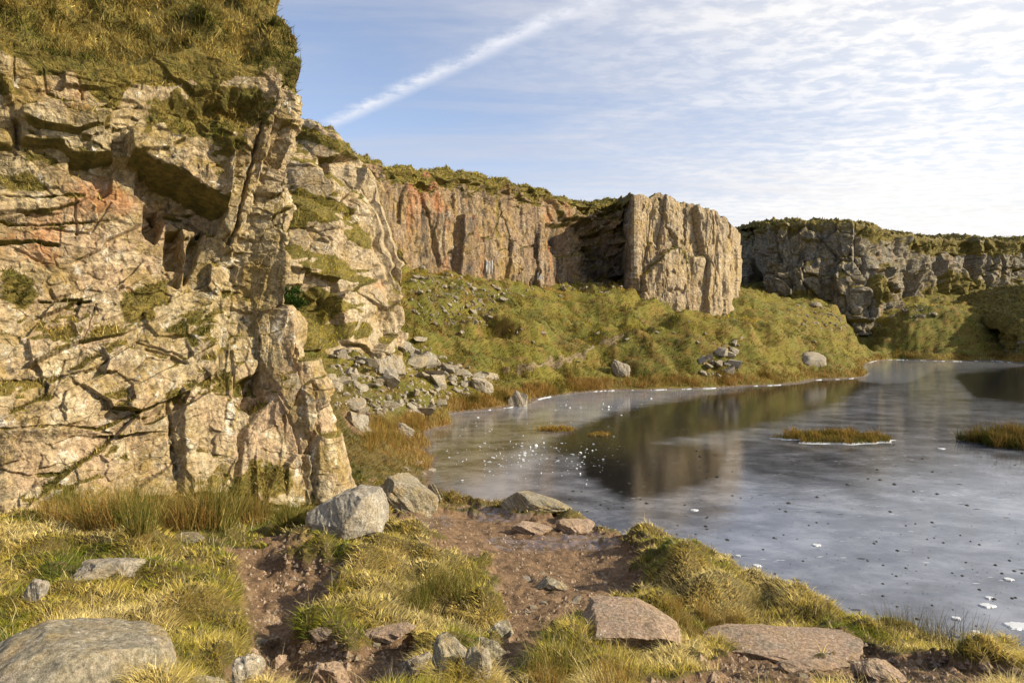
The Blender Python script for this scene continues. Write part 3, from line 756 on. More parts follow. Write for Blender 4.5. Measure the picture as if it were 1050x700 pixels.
def near_prof(V, S):
    return np.interp(V, [0, .10, .13, .27, .30, .39, .46, .72, .9, 1.0], [0, .40, .50, .70, .90, 1.12, 1.40, 1.42, 1.18, 1.0])
nb = [(-16,7,1.8),(-9.12,12.16,1.7),(-7.67,13.26,1.5),(-6.54,14.1,1.4),(-5.4,14.9,1.4),(-3.98,16.0,1.35),(-6.5,20.2,2.2),(-11.4,30,4.0)]
ntp = [(-17.0,8.2,10.3),(-9.9,13.5,10.7),(-8.4,14.5,10.4),(-7.2,15.4,11.3),(-6.0,16.0,11.3),(-5.02,16.3,11.2),(-7.35,20.6,12.0),(-12.6,31,14.5)]
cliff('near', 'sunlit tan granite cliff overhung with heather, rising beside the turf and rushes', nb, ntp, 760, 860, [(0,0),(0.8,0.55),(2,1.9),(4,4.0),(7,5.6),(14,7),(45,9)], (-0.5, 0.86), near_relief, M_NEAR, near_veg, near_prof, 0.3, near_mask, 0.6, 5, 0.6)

# -- stepped pale outcrop behind it
MID_S = 0.0
def mid_s(S): return np.minimum(S, MID_S) + .2 * np.maximum(0, S - MID_S)
def mid_prof(V, S):
    side = sstep(-1.0, 2.5, S - MID_S); S = mid_s(S)
    k = 5.0
    q = V * k + 0.55 * noise2(S * 0.16, V * 0 + 2, 3) + 0.10 * noise2(S * 0.45, V * 2.5, 8) 
    st = (np.floor(q) + sstep(0.62, 1.0, q - np.floor(q))) / k
    kk = .75 * (1 - side)
    return np.clip(kk * st + (1 - kk) * V, 0, 1.02)
def mid_relief(S, Z, px, py, V):
    damp = 1 - .85 * sstep(-1.0, 2.5, S - MID_S); S = mid_s(S)
    d = rel(S, Z, 7, [(4.0, 3.0, .55, .40, .3), (1.7, 1.3, .14, .14, .14), (0.7, 0.55, .025, .04, .04)], 0.10, cw=.07)
    d += plates(.5 * fbm(S * .2, Z * .25, 2, 2), .35)
    return d * damp
def mid_veg(veg, S, Z, px, py, V, n):
    w = 9 * fbm(px * .06, py * .06, 6, 3)
    for q in ([(270,215),(300,190),(345,205),(368,215),(330,228),(300,235),(285,300),(262,300)], [(305,300),(330,294),(372,318),(330,332),(300,322)], [(290,120),(368,150),(364,166),(330,150),(290,150)], [(330,345),(330,300),(300,330),(310,380),(335,385)], [(350,235),(368,225),(380,255),(360,250)]):
        veg = np.maximum(veg, sstep(-5, 6, poly_sd(px + w, py + w * .6, q)))
    return veg
def mid_mask(m, S, Z, px, py, V):
    m[..., 2] += 0.55 * np.exp(-((px - 388) / 16) ** 2 - ((py - 292) / 16) ** 2) + 0.4 * np.exp(-((px - 345) / 40) ** 2 - ((py - 350) / 14) ** 2)
    m[..., 3] += 0.35
mb, mt = bt([(200,34,390,150,62),(262,36,388,132,62),(312,38,378,128,61),(340,39,374,138,60.5),(362,40.5,372,158,60),(385,42,368,190,60),(402,43.5,366,240,58),(412,45,362,270,56),(408,60,300,262,62),(398,72,282,240,74)])
MID_S = np.linalg.norm(np.diff(mb[:, :2], axis=0), axis=1)[:7].sum()
cliff('mid', 'pale stepped granite outcrop with grassy ledges above the scree', mb, mt, 300, 480, [(0,0),(2,.5),(8,1.6),(30,3)], (-0.35, 0.93), mid_relief, M_MID, mid_veg, mid_prof, 0.8, mid_mask, 0.4, 25)

# -- the long back wall
def wall_relief(S, Z, px, py, V):
    d = rel(S, Z, 17, [(5.5, 18, .50, .30, .35), (2.0, 7.0, .16, .14, .12), (0.9, 2.2, .05, .06, .04)], 0.03, cw=.12) + plates(.35 * fbm(S * .3, Z * .16, 22, 3), .22)
    d += 0.5 * fbm(S * .12, Z * .1, 2, 3) + .08 * fbm(S * 2, Z * 1.2, 5, 3)
    top = sstep(0.80, 0.92, V + 0.04 * fbm(S * .3, Z * 0, 4, 3))
    br = rel(S, Z, 27, [(2.2, 0.9, .5, .35, .18), (0.8, 0.45, .18, .15, .08)], 0.0)
    d = d * (1 - top) + (br - 0.5 * top) * top
    d += 1.3 * sstep(-1, 1, poly_sd(px, py, [(468,222),(490,222),(494,300),(466,300)]))
    d += 0.9 * sstep(-1, 1, poly_sd(px, py, [(330,150),(392,165),(396,300),(330,300)]))
    d += 1.2 * sstep(-1.5, 1.5, poly_sd(px, py, [(560,205),(602,205),(604,228),(575,226)])) - 1.0 * sstep(-2, 2, poly_sd(px, py, [(560,230),(604,230),(610,262),(570,262)])) + (rel(S, Z, 207, [(3.0, 1.8, .9, .6, .3), (1.2, .8, .3, .3, .15)], .1, cw=.12) * sstep(585, 605, px))
    return d
def wall_veg(veg, S, Z, px, py, V, n):
    veg = np.maximum(veg * sstep(0.1, .3, V), 0.9 * sstep(0.87, 0.97, V + .10 * fbm(S * .25, Z * .3, 8, 3)))
    veg = np.maximum(veg, .6 * sstep(2.2, .8, np.abs(px + 2 * fbm(py * .1, py * 0, 2) - 510)) * sstep(190, 200, py) * sstep(262, 240, py))
    return veg
def wall_mask(m, S, Z, px, py, V):
    m[..., 1] += 0.5 * sstep(-2, 2, poly_sd(px, py, [(467,222),(491,222),(494,290),(466,290)])) + 0.35 * sstep(-20, 20, py - 250) * sstep(500, 520, px) + 0.3 * sstep(588, 604, px)  # dark grey pillar, darker lower right, and shade painted onto the recess
    m[..., 2] += 0.28 * np.exp(-((px - 435) / 30) ** 2) + 0.3 * sstep(560, 600, px + py * .4 - 60) * sstep(610, 590, px)
    m[..., 3] += 0.12
wb, wt = bt([(340,60,300,160,62),(366,66,290,164,68),(395,72,285,171,74),(430,76,288,176,77.5),(470,81,292,177,82),(500,85,297,181,86),(535,89,294,190,90),(562,93,292,197,94),(585,98,292,207,99),(602,100,290,211,102),(622,101,292,210,103),(640,103,290,207,106),(660,110,284,210,112)])
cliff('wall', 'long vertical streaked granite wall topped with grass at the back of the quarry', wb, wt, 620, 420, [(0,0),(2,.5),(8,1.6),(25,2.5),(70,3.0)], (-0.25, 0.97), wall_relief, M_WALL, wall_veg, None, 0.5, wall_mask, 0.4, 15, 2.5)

# -- the square buttress standing forward of it
def but_relief(S, Z, px, py, V):
    d = rel(S, Z, 57, [(3.6, 22, .60, .30, .45), (1.7, 9, .10, .12, .08), (0.8, 2.4, .03, .05, .03)], -0.07, cw=.13) + plates(.35 * fbm(S * .3, Z * .2, 62, 3), .22)
    d += .3 * fbm(S * .2, Z * .15, 2, 3) + .06 * fbm(S * 2, Z * 1.4, 5, 3)
    d += 1.1 * sstep(-1.5, 3.5, wpoly(px, py, [(656,286),(676,262),(694,252),(704,262),(722,262),(738,292),(744,330),(650,330)], 2.5, .08))
    px_ = px + 3 * fbm(py * .09, py * .02, 5, 3)
    d -= .5 * sstep(1.8, .5, line_d(px_, py, [(676,203),(682,232),(694,252)])) + .45 * sstep(1.6, .5, line_d(px_, py, [(702,208),(700,240),(704,256)])) + .4 * sstep(1.4, .5, line_d(px, py, [(728,214),(731,250)]))
    d += .6 * sstep(-1, 1, poly_sd(px, py, [(644,232),(656,232),(660,300),(646,300)]))
    return d
def but_veg(veg, S, Z, px, py, V, n):
    veg *= sstep(.2, .3, V)
    return np.maximum(veg * .8, .7 * sstep(1.8, .4, line_d(px + 2 * fbm(px * .2, py * .2, 4), py, [(664,276),(682,262),(690,252),(698,254),(706,270)])))
def but_mask(m, S, Z, px, py, V):
    m[..., 1] += .6 * sstep(653, 645, px)  # shade of the left side painted into the rock colour
    m[..., 3] += .30 * sstep(-3, 5, wpoly(px, py, [(656,286),(690,258),(704,268),(738,292),(744,330),(650,330)], 3)) + .08
bb_, bt_ = bt([(630,128,290,208,128),(635,112,288,206,112),(641,101,294,204,102),(650,92,304,201,93.4),(668,92.6,312,200,94.2),(690,93.5,316,203,95.4),(715,95,319,211,97),(734,96.6,322,217,98.8),(744,98.5,320,226,100),(747,112,304,228,112),(748,128,296,236,128)])
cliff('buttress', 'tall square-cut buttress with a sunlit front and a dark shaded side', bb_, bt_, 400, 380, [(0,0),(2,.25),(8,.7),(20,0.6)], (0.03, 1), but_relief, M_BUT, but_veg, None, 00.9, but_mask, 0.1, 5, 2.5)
pb_, ptp_ = bt([(738,112,300,222,112),(743,104,300,224,104.5),(750,103.5,302,230,104.2),(757,105,303,237,105.5),(759,112,298,240,112)])
cliff('pillar', 'narrow pale rock pillar tucked against the right side of the buttress', pb_, ptp_, 50, 200, [(0,0),(1,.1),(6,.1)], (0, 1), lambda S, Z, px, py, V: rel(S, Z, 67, [(1.6, 6, .25, .2, .15), (.7, 1.6, .1, .1, .06)]), M_BUT, None, None, .3, None, .15, 5, 2.5)

# -- the far right cliffs
def far_relief(S, Z, px, py, V):
    d = rel(S, Z, 37, [(6.5, 12, 1.3, 1.1, .5), (3.0, 4.2, .75, .6, .32), (1.2, 1.8, .20, .26, .16)], 0.08, cw=.25)
    d += 1.0 * fbm(S * .07, Z * .1, 2, 3) + plates(1.0 * fbm(S * .14, Z * .14, 42, 3), .5)
    d += 1.8 * sstep(-2, 3, poly_sd(px, py, [(858,262),(884,262),(892,330),(852,330)]))
    d -= 2.0 * sstep(1.8, .6, line_d(px, py, [(886,262),(884,290),(886,325)]))
    return d
def far_veg(veg, S, Z, px, py, V, n):
    w = 5 * fbm(px * .08, py * .08, 6, 3)
    for q in ([(870,228),(895,232),(925,246),(905,252),(884,246)], [(925,246),(1060,246),(1060,262),(960,262),(930,256)], [(890,290),(905,280),(918,300),(900,318)], [(945,300),(975,276),(1012,290),(1015,312),(950,312)], [(795,312),(830,290),(845,312),(830,330),(795,330)]):
        veg = np.maximum(veg, sstep(-3, 4, poly_sd(px + w, py + w, q)))
    return np.maximum(veg, .55 * sstep(.84, .97, V + .08 * fbm(S * .3, Z * .3, 8, 3)))
def far_mask(m, S, Z, px, py, V):
    m[..., 1] += .30 * sstep(900, 860, px) + .1  # darker over the left part of the cliff line
fb_, ft_ = bt([(745,172,300,238,173),(757,166,302,239,167),(781,160,302,239,161),(786,142,306,232,143),(800,138,312,229,140),(830,136,322,228,139),(855,134,328,228,137),(878,132,330,229,136),(893,133,330,232,138),(905,139,326,237,144),(925,147,320,243,152),(950,152,316,244,158),(980,158,312,245,165),(1010,162,310,246,170),(1050,165,308,247,172),(1120,168,306,246,176),(1250,172,304,244,182)])
cliff('far', 'dark broken cliff line closing the far right end of the quarry', fb_, ft_, 560, 330, [(0,0),(3,.6),(10,2.0),(30,3.6),(120,5)], (0.1, 1), far_relief, M_FAR, far_veg, None, .7, far_mask, .5, 11, 2.5)

# -- the grass-topped crag standing in the water on the far right
def crag_relief(S, Z, px, py, V):
    return rel(S, Z, 97, [(3.0, 2.2, .6, .5, .25), (1.1, .9, .22, .2, .1)], .15) + .5 * fbm(S * .2, Z * .2, 2, 3)
cb_, ct_ = bt([(1022,150,322,314,150),(1026,130,344,334,131),(1034,117,360,346,119),(1048,113,364,332,117),(1066,111,365,318,118),(1090,108,366,304,118),(1180,100,370,300,112),(1300,92,376,296,104)])
cliff('crag', 'dark grass-topped crag at the lake edge on the far right', cb_, ct_, 160, 160, [(0,0),(2,.8),(7,2.2),(20,3),(40,2)], (0.2, 1), crag_relief, M_CRAG, lambda veg, S, Z, px, py, V, n: np.maximum(veg, sstep(.35, .6, V + .25 * fbm(S * .25, Z * .4, 6, 3))), None, .5, lambda m, S, Z, px, py, V: m.__setitem__((Ellipsis, 1), .3), .45, 11, 2.0)

# ---------------------------------------------------------------- vegetation that nobody could count
def tint_rows(n, rng): return rng.random(n)
up3 = lambda n: np.repeat(np.array([[0, 0, 1.0]]), n, 0)
SA = screen_area(GROUND)
GN = gridnormals(GROUND); GN *= np.sign(GN[..., 2:3] + 1e-9)
land = sstep(0.06, 0.22, gz)
STONES_KEEP = []          # (x, y, r): grass stays off the stones; filled below

TURF = [(0.13, 0.17, 0.022), (0.27, 0.26, 0.036), (0.46, 0.37, 0.070), (0.61, 0.48, 0.125), (0.68, 0.56, 0.23)]
def turf(n, rng, ymin, ymax, lmin, lmax, wpx, name_seed, segs=2, slopecol=False):
    w = SA * (1 - sstep(0.12, 0.55, gm)) * land * ((gy > ymin) & (gy < ymax))
    p, i, j = scatter(GROUND, w, n, rng)
    nn = GN[i, j]
    x, y = p[:, 0], p[:, 1]
    k = 0.64 + 1.05 * fbm(x * 0.55, y * 0.55, 201, 3) + 0.35 * fbm(x * 2.2, y * 2.2, 205, 2)
    cl = 0.5 + 0.8 * fbm(x * 2.6, y * 2.6, 211, 2)
    a = 2 * math.pi * fbm(x * 0.9, y * 0.9, 221, 2)
    droop = np.stack([np.cos(a), np.sin(a) - 0.4, 0 * a], 1) * 0.6 + nn * np.array([2.2, 2.2, 0])
    L = (lmin + (lmax - lmin) * np.clip(cl + rng.normal(0, .25, n), 0, 1.3))
    wd = np.clip(wpx * y / F, 0.003, 0.2) * rng.uniform(.7, 1.3, n)
    bend = rng.uniform(0.5, 1.15, n)
    up = nn * 0.6 + up3(n) * 0.4; up /= np.linalg.norm(up, axis=1, keepdims=True)
    return p, L, wd, bend, droop, up, k, nn

rg = np.random.default_rng(5)
sets = []
p, L, wd, bend, droop, up, k, nn = turf(300000, rg, 2.2, 19, 0.035, 0.125, 0.62, 1)
sets.append(blade_mesh(p, up, L, wd, bend, palette(TURF, k, rg, .3), rg, 2, droop))
p, L, wd, bend, droop, up, k, nn = turf(60000, rg, 17, 48, 0.10, 0.26, 0.55, 2)
sets.append(blade_mesh(p, up, L, wd, bend, palette([(0.07, 0.085, 0.016), (0.15, 0.145, 0.026), (0.20, 0.15, 0.04), (0.26, 0.17, 0.05)], k, rg, .3), rg, 2, droop))
p, L, wd, bend, droop, up, k, nn = turf(16000, rg, 2.2, 16, 0.12, 0.30, 0.5, 4)
up = up * .7 + rg.normal(0, .35, up.shape); up /= np.linalg.norm(up, axis=1, keepdims=True)
sets.append(blade_mesh(p, up, L, wd, bend * .5, palette([(0.30, 0.22, 0.09), (0.52, 0.42, 0.20), (0.62, 0.54, 0.32)], rg.random(len(p)), rg, .3), rg, 2))
wm = SA * (gm > .45) * (gz > .15) * (gy < 17)
p, i, j = scatter(GROUND, wm, 5000, rg); nq = len(p)
up = rg.normal(0, 1, (nq, 3)); up[:, 2] = np.abs(up[:, 2]) * .25; up /= np.linalg.norm(up, axis=1, keepdims=True)
sets.append(blade_mesh(p + [0, 0, .008], up, rg.uniform(.03, .11, nq), np.clip(.5 * p[:, 1] / F, .003, 1), rg.uniform(0, .4, nq), palette([(0.20, 0.14, 0.06), (0.42, 0.33, 0.16)], rg.random(nq), rg, .3), rg, 2))
tag(blades_obj('grass', sets, M_GRASS), 'short golden and green turf matted over the foreground banks', 'grass', kind='stuff')
p, L, wd, bend, droop, up, k, nn = turf(230000, rg, 46, 175, 0.16, 0.42, 0.55, 3, 1)
e_ = .6; sl = np.hypot(terr_g(p[:, 0] + e_, p[:, 1]) - terr_g(p[:, 0] - e_, p[:, 1]), terr_g(p[:, 0], p[:, 1] + e_) - terr_g(p[:, 0], p[:, 1] - e_)) / (2 * e_)
def slope_(e):
    return np.hypot(terr_g(p[:, 0] + e, p[:, 1]) - terr_g(p[:, 0] - e, p[:, 1]), terr_g(p[:, 0], p[:, 1] + e) - terr_g(p[:, 0], p[:, 1] - e)) / (2 * e)
flat = .62 * sstep(.50, .20, slope_(3.0)) + .38 * sstep(0.60, 0.12, sl + 0.22 * fbm(p[:, 0] * .12, p[:, 1] * .12, 231, 3))  # bright grazed flats, dark heathery slopes; also paints in their lit and shaded contrast
key = np.clip(0.06 + 0.86 * flat + 0.50 * fbm(p[:, 0] * .075, p[:, 1] * .10, 237, 3) + 0.32 * fbm(p[:, 0] * .3, p[:, 1] * .4, 233, 3), 0, 1)
hc = palette([(0.042, 0.034, 0.010), (0.10, 0.078, 0.017), (0.30, 0.235, 0.026), (0.50, 0.43, 0.038), (0.62, 0.56, 0.052)], key, rg, .3)
rust = (fbm(p[:, 0] * .1 + 9, p[:, 1] * .14, 241, 3) > .28)[:, None]
hc = np.where(rust, hc * np.array([1.25, 0.78, 0.75]), hc)
tag(blades_obj('hill_grass', [blade_mesh(p, up, L, wd, bend, hc, rg, 1, droop)], M_GRASS), 'yellow green moor grass on the quarry floor mounds', 'grass', kind='stuff')

# coarser tussocks standing out of the moor grass
w = SA * ((gy > 46) & (gy < 140)) * sstep(.4, 1.2, gz) * sstep(.18, .42, fbm(gx * .55, gy * .55, 271, 3))
p, i, j = scatter(GROUND, w, 42000, rg); nq = len(p)
tk = np.clip(.5 + .9 * fbm(p[:, 0] * .5, p[:, 1] * .5, 275, 2), 0, 1)
tus = blade_mesh(p, up3(nq) + rg.normal(0, .3, (nq, 3)), rg.uniform(.3, .75, nq), .5 * p[:, 1] / F, rg.uniform(.2, .9, nq), palette([(0.07, 0.055, 0.014), (0.16, 0.115, 0.026), (0.27, 0.20, 0.042), (0.20, 0.19, 0.03)], tk, rg, .3), rg, 1)
tag(blades_obj('tussock_grass', [tus], M_GRASS), 'brown tussock grass dotted over the quarry floor mounds', 'grass', kind='stuff')

# tawny sedge along the water's edge
w = SA * sstep(0.02, 0.10, gz) * sstep(0.95, 0.5, gz) * (gy > 24) * (0.25 + np.maximum(0, fbm(gx * .35, gy * .2, 251, 3)) * 2)
p, i, j = scatter(GROUND, w, 26000, rg)
L = rg.uniform(.25, .75, len(p)) * (0.5 + 0.5 * sstep(30, 60, p[:, 1])); wd = .5 * p[:, 1] / F
k = .5 + .8 * fbm(p[:, 0] * .4, p[:, 1] * .3, 255, 3)
tag(blades_obj('sedge', [blade_mesh(p, up3(len(p)), L, wd, rg.uniform(.15, .7, len(p)), palette([(0.10, 0.085, 0.02), (0.21, 0.14, 0.035), (0.30, 0.17, 0.05), (0.34, 0.25, 0.09)], k, rg, .3), rg, 1)], M_GRASS), 'tawny sedge fringing the far shore of the lake', 'sedge', kind='stuff')

# heather and bent on the cliff tops and ledges
HEATH = [(0.055, 0.060, 0.012), (0.105, 0.070, 0.024), (0.19, 0.145, 0.034), (0.26, 0.175, 0.048), (0.36, 0.27, 0.070)]
def heath(key, n, lmin, lmax, wpx, pal, name, label, rng, thr=0.55, segs=1, fclump=1.0):
    G, nrm, veg, iscap, px, py = CLIFFS[key]
    w = screen_area(G) * sstep(thr - .12, thr + .12, veg)
    p, i, j = scatter(G, w, n, rng); nn = nrm[i, j].copy(); nn *= np.sign(nn[:, 2:3] + 1e-9)
    c = fclump
    k = .45 + .9 * fbm((p[:, 0] + p[:, 1] * .5) * .9 * c, p[:, 2] * 1.1 * c, 261, 3) + .3 * fbm(p[:, 0] * 3 * c, p[:, 2] * 3 * c, 263, 2)
    cl = .5 + .9 * fbm(p[:, 0] * 2.0 * c, p[:, 2] * 2.0 * c + p[:, 1], 265, 2)
    L = lmin + (lmax - lmin) * np.clip(cl + rng.normal(0, .2, n), 0, 1.25)
    led = iscap[i, j] < .5
    L = np.where(led, L * .7, L)
    up = nn * .55 + up3(n) * .45 + rng.normal(0, .42, (n, 3)); up /= np.linalg.norm(up, axis=1, keepdims=True)
    wd = np.clip(wpx * p[:, 1] / F, .004, .3) * rng.uniform(.7, 1.3, n)
    col = palette(pal, k, rng, .32)
    tag(blades_obj(name, [blade_mesh(p, up, L, wd, rng.uniform(.1, .8, n), col, rng, segs)], M_HEATH), label, name.replace('_', ' '), kind='stuff')
heath('near', 190000, .05, .21, .75, HEATH, 'heather', 'brown and olive heather hanging over the top of the near cliff', rg, .55, 2)
BENT = [(0.09, 0.08, 0.016), (0.20, 0.175, 0.026), (0.34, 0.285, 0.040), (0.46, 0.37, 0.060)]
heath('near', 26000, .16, .42, .6, [(0.16, 0.15, 0.03), (0.30, 0.24, 0.07), (0.46, 0.36, 0.14)], 'bent_grass', 'straw coloured grass growing through the heather on the near cliff', rg, .62, 2)
heath('mid', 40000, .12, .34, .6, BENT, 'bent_grass', 'gold green grass on the ledges of the stepped outcrop', rg, .5, 1, .4)
heath('wall', 34000, .2, .5, .6, BENT, 'bent_grass', 'gold green grass along the rim of the long back wall', rg, .5, 1, .3)
heath('buttress', 5000, .15, .4, .6, BENT, 'bent_grass', 'thin grass on the top of the square buttress', rg, .5, 1, .3)
heath('far', 26000, .2, .55, .6, BENT, 'bent_grass', 'green grass on the rim and ledges of the far right cliffs', rg, .5, 1, .25)
heath('crag', 9000, .2, .5, .6, BENT, 'bent_grass', 'dull green grass capping the crag at the lake edge', rg, .5, 1, .25)
print('veg', round(time.time() - T0, 1))

# ---------------------------------------------------------------- stones
import bmesh
ICO = {}
def ico(sub):
    if sub not in ICO:
        bm = bmesh.new(); bmesh.ops.create_icosphere(bm, subdivisions=sub, radius=1.0)
        ICO[sub] = (np.array([v.co[:] for v in bm.verts]), np.array([[v.index for v in f.verts] for f in bm.faces])); bm.free()
    return ICO[sub]

def rock_me(name, seed, sub, dims, mat, planes=11, cut=(.42, .80), rough=.06, flat=True, boxy=.0, sink=.25):
    """a stone split by random joint planes; base at z = 0, sunk a little below it"""
    r = np.random.default_rng(seed); V, Fc = ico(sub); V = V.copy()
    if boxy: V = np.sign(V) * np.abs(V) ** (1 - boxy * .6)
    N = r.normal(size=(planes, 3)); N[:, 2] *= .7; N /= np.linalg.norm(N, axis=1, keepdims=True)
    for n_ in N:
        d = V @ n_; c = r.uniform(*cut); V -= np.maximum(0, d - c)[:, None] * n_ * .96
    V *= 1.0 / np.maximum(np.abs(V).max(0), 1e-6)
    o1 = fbm(V[:, 0] * 1.8 + V[:, 2] * .9 + seed, V[:, 1] * 1.8 - V[:, 2] * 1.1, seed, 4)
    o2 = fbm(V[:, 0] * 6 + V[:, 2] * 3 + seed, V[:, 1] * 6 - V[:, 2] * 4, seed + 3, 4)
    rad = V / (np.linalg.norm(V, axis=1, keepdims=True) + 1e-9)
    V += rad * (rough * 1.3 * o1 + rough * .45 * o2)[:, None]
    V = V * (np.array(dims) * .5)
    V[:, 2] += dims[2] * (.5 - sink)
    return meshdata(name, V, [Fc], mat, smooth=not flat)

def place_rock(name, label, px, py, wpx, hgt, dep, mat, seed, rot=0.0, tilt=(0, 0), sub=5, planes=18, cut=(.40, .78), rough=.09, flat=True, boxy=.45, sink=.3, group=None, cat='rock'):
    q = ground_hit(px, py)[0]; D = q[1]; w = wpx * D / F
    if name == 'rock' and D < 13: hgt *= .68; sink = .42
    c = q + np.array([q[0] / D * dep * .45, dep * .45, 0]); c[2] = max(float(terr_g(c[None, 0], c[None, 1])[0]), q[2] - .02)
    me = rock_me(name, seed, sub, (w, dep, hgt / (1 - sink)), mat, planes, cut, rough, flat, boxy, sink)
    o = obj(name, me); o.location = c; o.rotation_euler = (tilt[0], tilt[1], rot)
    STONES_KEEP.append((c[0], c[1], max(w, dep) * .4))
    return tag(o, label, cat, group)

place_rock('boulder', 'large pale grey boulder speckled with dark lichen at the corner of the near cliff', 368, 557, 112, .78, 1.2, M_SPECK, 21, .25, (.1, .10), 6, 16, (.45, .85), .035, True, .35)
place_rock('boulder', 'big rounded granite boulder with white lichen flecks in the bottom left corner', 74, 752, 205, .40, 1.0, M_STONEN, 4, .1, (.0, .05), 6, 7, (.65, .92), .045, False, .2)
place_rock('boulder', 'smooth grey brown slab boulder beyond the speckled boulder at the end of the muddy path', 412, 527, 70, .72, 1.6, M_STONEN, 8, .3, (.1, .05), 6, 8, (.55, .85), .05)
place_rock('rock', 'small upright dark sided stone at the lake margin beside the smooth slab boulder', 446, 516, 19, .42, .4, M_STONEN, 11, .4, (0, .1), 5, 10)
place_rock('slab', 'long low wet slab with a mossy left end between the mud and the ice', 545, 523, 82, .36, 1.2, M_STONEN, 15, -.12, (.04, .1), 6, 8, (.5, .85), .05)
place_rock('rock', 'broken rust tinged rock embedded at the lake side of the mud', 545, 550, 44, .22, .7, M_PINKST, 17, .3, (.05, 0), 5, 10)
place_rock('rock', 'brown pointed rock embedded in the mud before the low grass bank', 590, 548, 42, .22, .7, M_PINKST, 19, -.3, (.05, 0), 5, 10)
place_rock('rock', 'flat topped rock standing alone in the middle of the mud', 563, 606, 36, .22, .36, M_STONEN, 23, .1, (.1, .05), 5, 9)
place_rock('slab', 'wide pinkish flat slab set in the mud beneath the steep grass bank', 641, 668, 112, .17, .85, M_PINKST, 27, -.12, (.12, .04), 6, 9, (.6, .9), .05)
place_rock('slab', 'long pale pink bedrock slab stretched along the near bank of the lake', 800, 680, 175, .16, .95, M_PINKST, 29, .16, (.08, -.03), 6, 9, (.6, .9), .05)
place_rock('rock', 'tilted triangular slab at the end of the long pink bedrock slab', 900, 698, 60, .20, .42, M_PINKST, 31, -.3, (.16, .18), 6, 10, (.5, .8))
place_rock('rock', 'thin flat stone lying in soil below the long pink bedrock slab', 836, 688, 72, .09, .22, M_PINKST, 33, .0, (.05, 0), 5, 9)
place_rock('rock', 'rounded pale stone topmost of three in a line up the middle of the bank', 514, 658, 36, .17, .22, M_STONEN, 35, .3, (.1, 0), 5, 8, (.6, .9))
place_rock('rock', 'flat pale stone in the middle of three in a line up the bank', 499, 682, 40, .17, .24, M_STONEN, 37, -.2, (.1, 0), 5, 8, (.6, .9))
place_rock('rock', 'grey stone lowest of three in a line, beside the thick green rush tuft', 487, 706, 34, .18, .22, M_STONEN, 39, .1, (.1, 0), 5, 8, (.6, .9))
place_rock('rock', 'pale weathered rock embedded in the golden turf on the left', 114, 592, 74, .22, .42, M_STONE, 41, .1, (.12, .03), 5, 9, (.55, .85))
place_rock('rock', 'low flat stone on the crest of the turf below the cliff rushes', 188, 556, 44, .10, .3, M_STONE, 43, .0, (.0, 0), 5, 9)
place_rock('rock', 'thin upright pale stone poking out of the turf near the left edge', 34, 622, 22, .26, .2, M_STONE, 45, .3, (.0, .2), 5, 9)
place_rock('rock', 'grey stone buried in turf above the big rounded boulder', 124, 668, 62, .17, .25, M_STONE, 47, .1, (.1, 0), 5, 9)
place_rock('rock', 'broad pale stone sunk in the turf right of the earthy gully', 398, 664, 56, .16, .36, M_PINKST, 49, .1, (.1, 0), 5, 8)
place_rock('rock', 'dark grey stone under the grass at the lower middle of the bank', 424, 698, 38, .17, .2, M_STONE, 51, .1, (.1, 0), 5, 10)
place_rock('rock', 'angular pale stone at the foot of the turf tuft beside the bank stones', 464, 678, 42, .2, .26, M_STONEN, 53, .2, (.1, .1), 5, 10)
place_rock('rock', 'long pale stone lying across the top of the earthy gully', 275, 640, 34, .13, .2, M_PINKST, 55, .15, (.1, .1), 5, 10)
place_rock('rock', 'leaning stone in the gully below the long pale one', 277, 664, 30, .17, .16, M_PINKST, 57, .5, (.1, -.3), 5, 10)
place_rock('rock', 'sharp edged stone on the right of the lower gully', 288, 684, 18, .18, .14, M_PINKST, 59, .8, (.1, .3), 5, 10)
place_rock('rock', 'pale stone on the gully floor at the right beside the turf', 334, 667, 34, .12, .16, M_PINKST, 61, .1, (.1, 0), 5, 10)
place_rock('rock', 'pointed stone at the bottom edge in the mouth of the gully', 342, 706, 44, .24, .24, M_PINKST, 63, .2, (.1, .1), 5, 10)
place_rock('rock', 'grey stone at the bottom edge left of the gully mouth', 210, 708, 44, .16, .2, M_STONE, 65, .2, (.1, .1), 5, 10)
place_rock('rock', 'square stone at the bottom edge in the left side of the gully', 252, 706, 34, .2, .2, M_STONE, 67, .2, (.1, .1), 5, 10)
place_rock('boulder', 'dark rounded boulder sitting at the edge of the ice below the grassy slope', 532, 417, 26, 1.2, 1.5, M_STONE, 69, .3, (0, .1), 5, 9)
place_rock('boulder', 'pale pointed boulder leaning at the right end of the shore scree', 494, 401, 27, 1.3, 1.3, M_STONE, 71, .5, (.1, -.45), 5, 11, (.4, .75))
place_rock('boulder', 'pale wedge shaped boulder at the top of the shore scree under the outcrop', 399, 387, 30, 1.0, 1.5, M_STONE, 73, .2, (.0, .2), 5, 11, (.4, .75))
place_rock('boulder', 'grey boulder above the sedge on the front of the central mound', 634, 387, 22, 1.4, 1.4, M_STONE, 75, .2, (.0, .1), 5, 10, (.45, .8))
place_rock('boulder', 'stacked square blocks of pale granite near the right tip of the central mound', 831, 375, 32, 1.6, 1.8, M_STONE, 77, .2, (.05, -.15), 5, 10, (.45, .8), .05, False, .8)
place_rock('boulder', 'white lichened stone among mud at the left lake margin', 412, 447, 26, .5, .9, M_STONE, 79, .2, (.05, -.1), 5, 10)

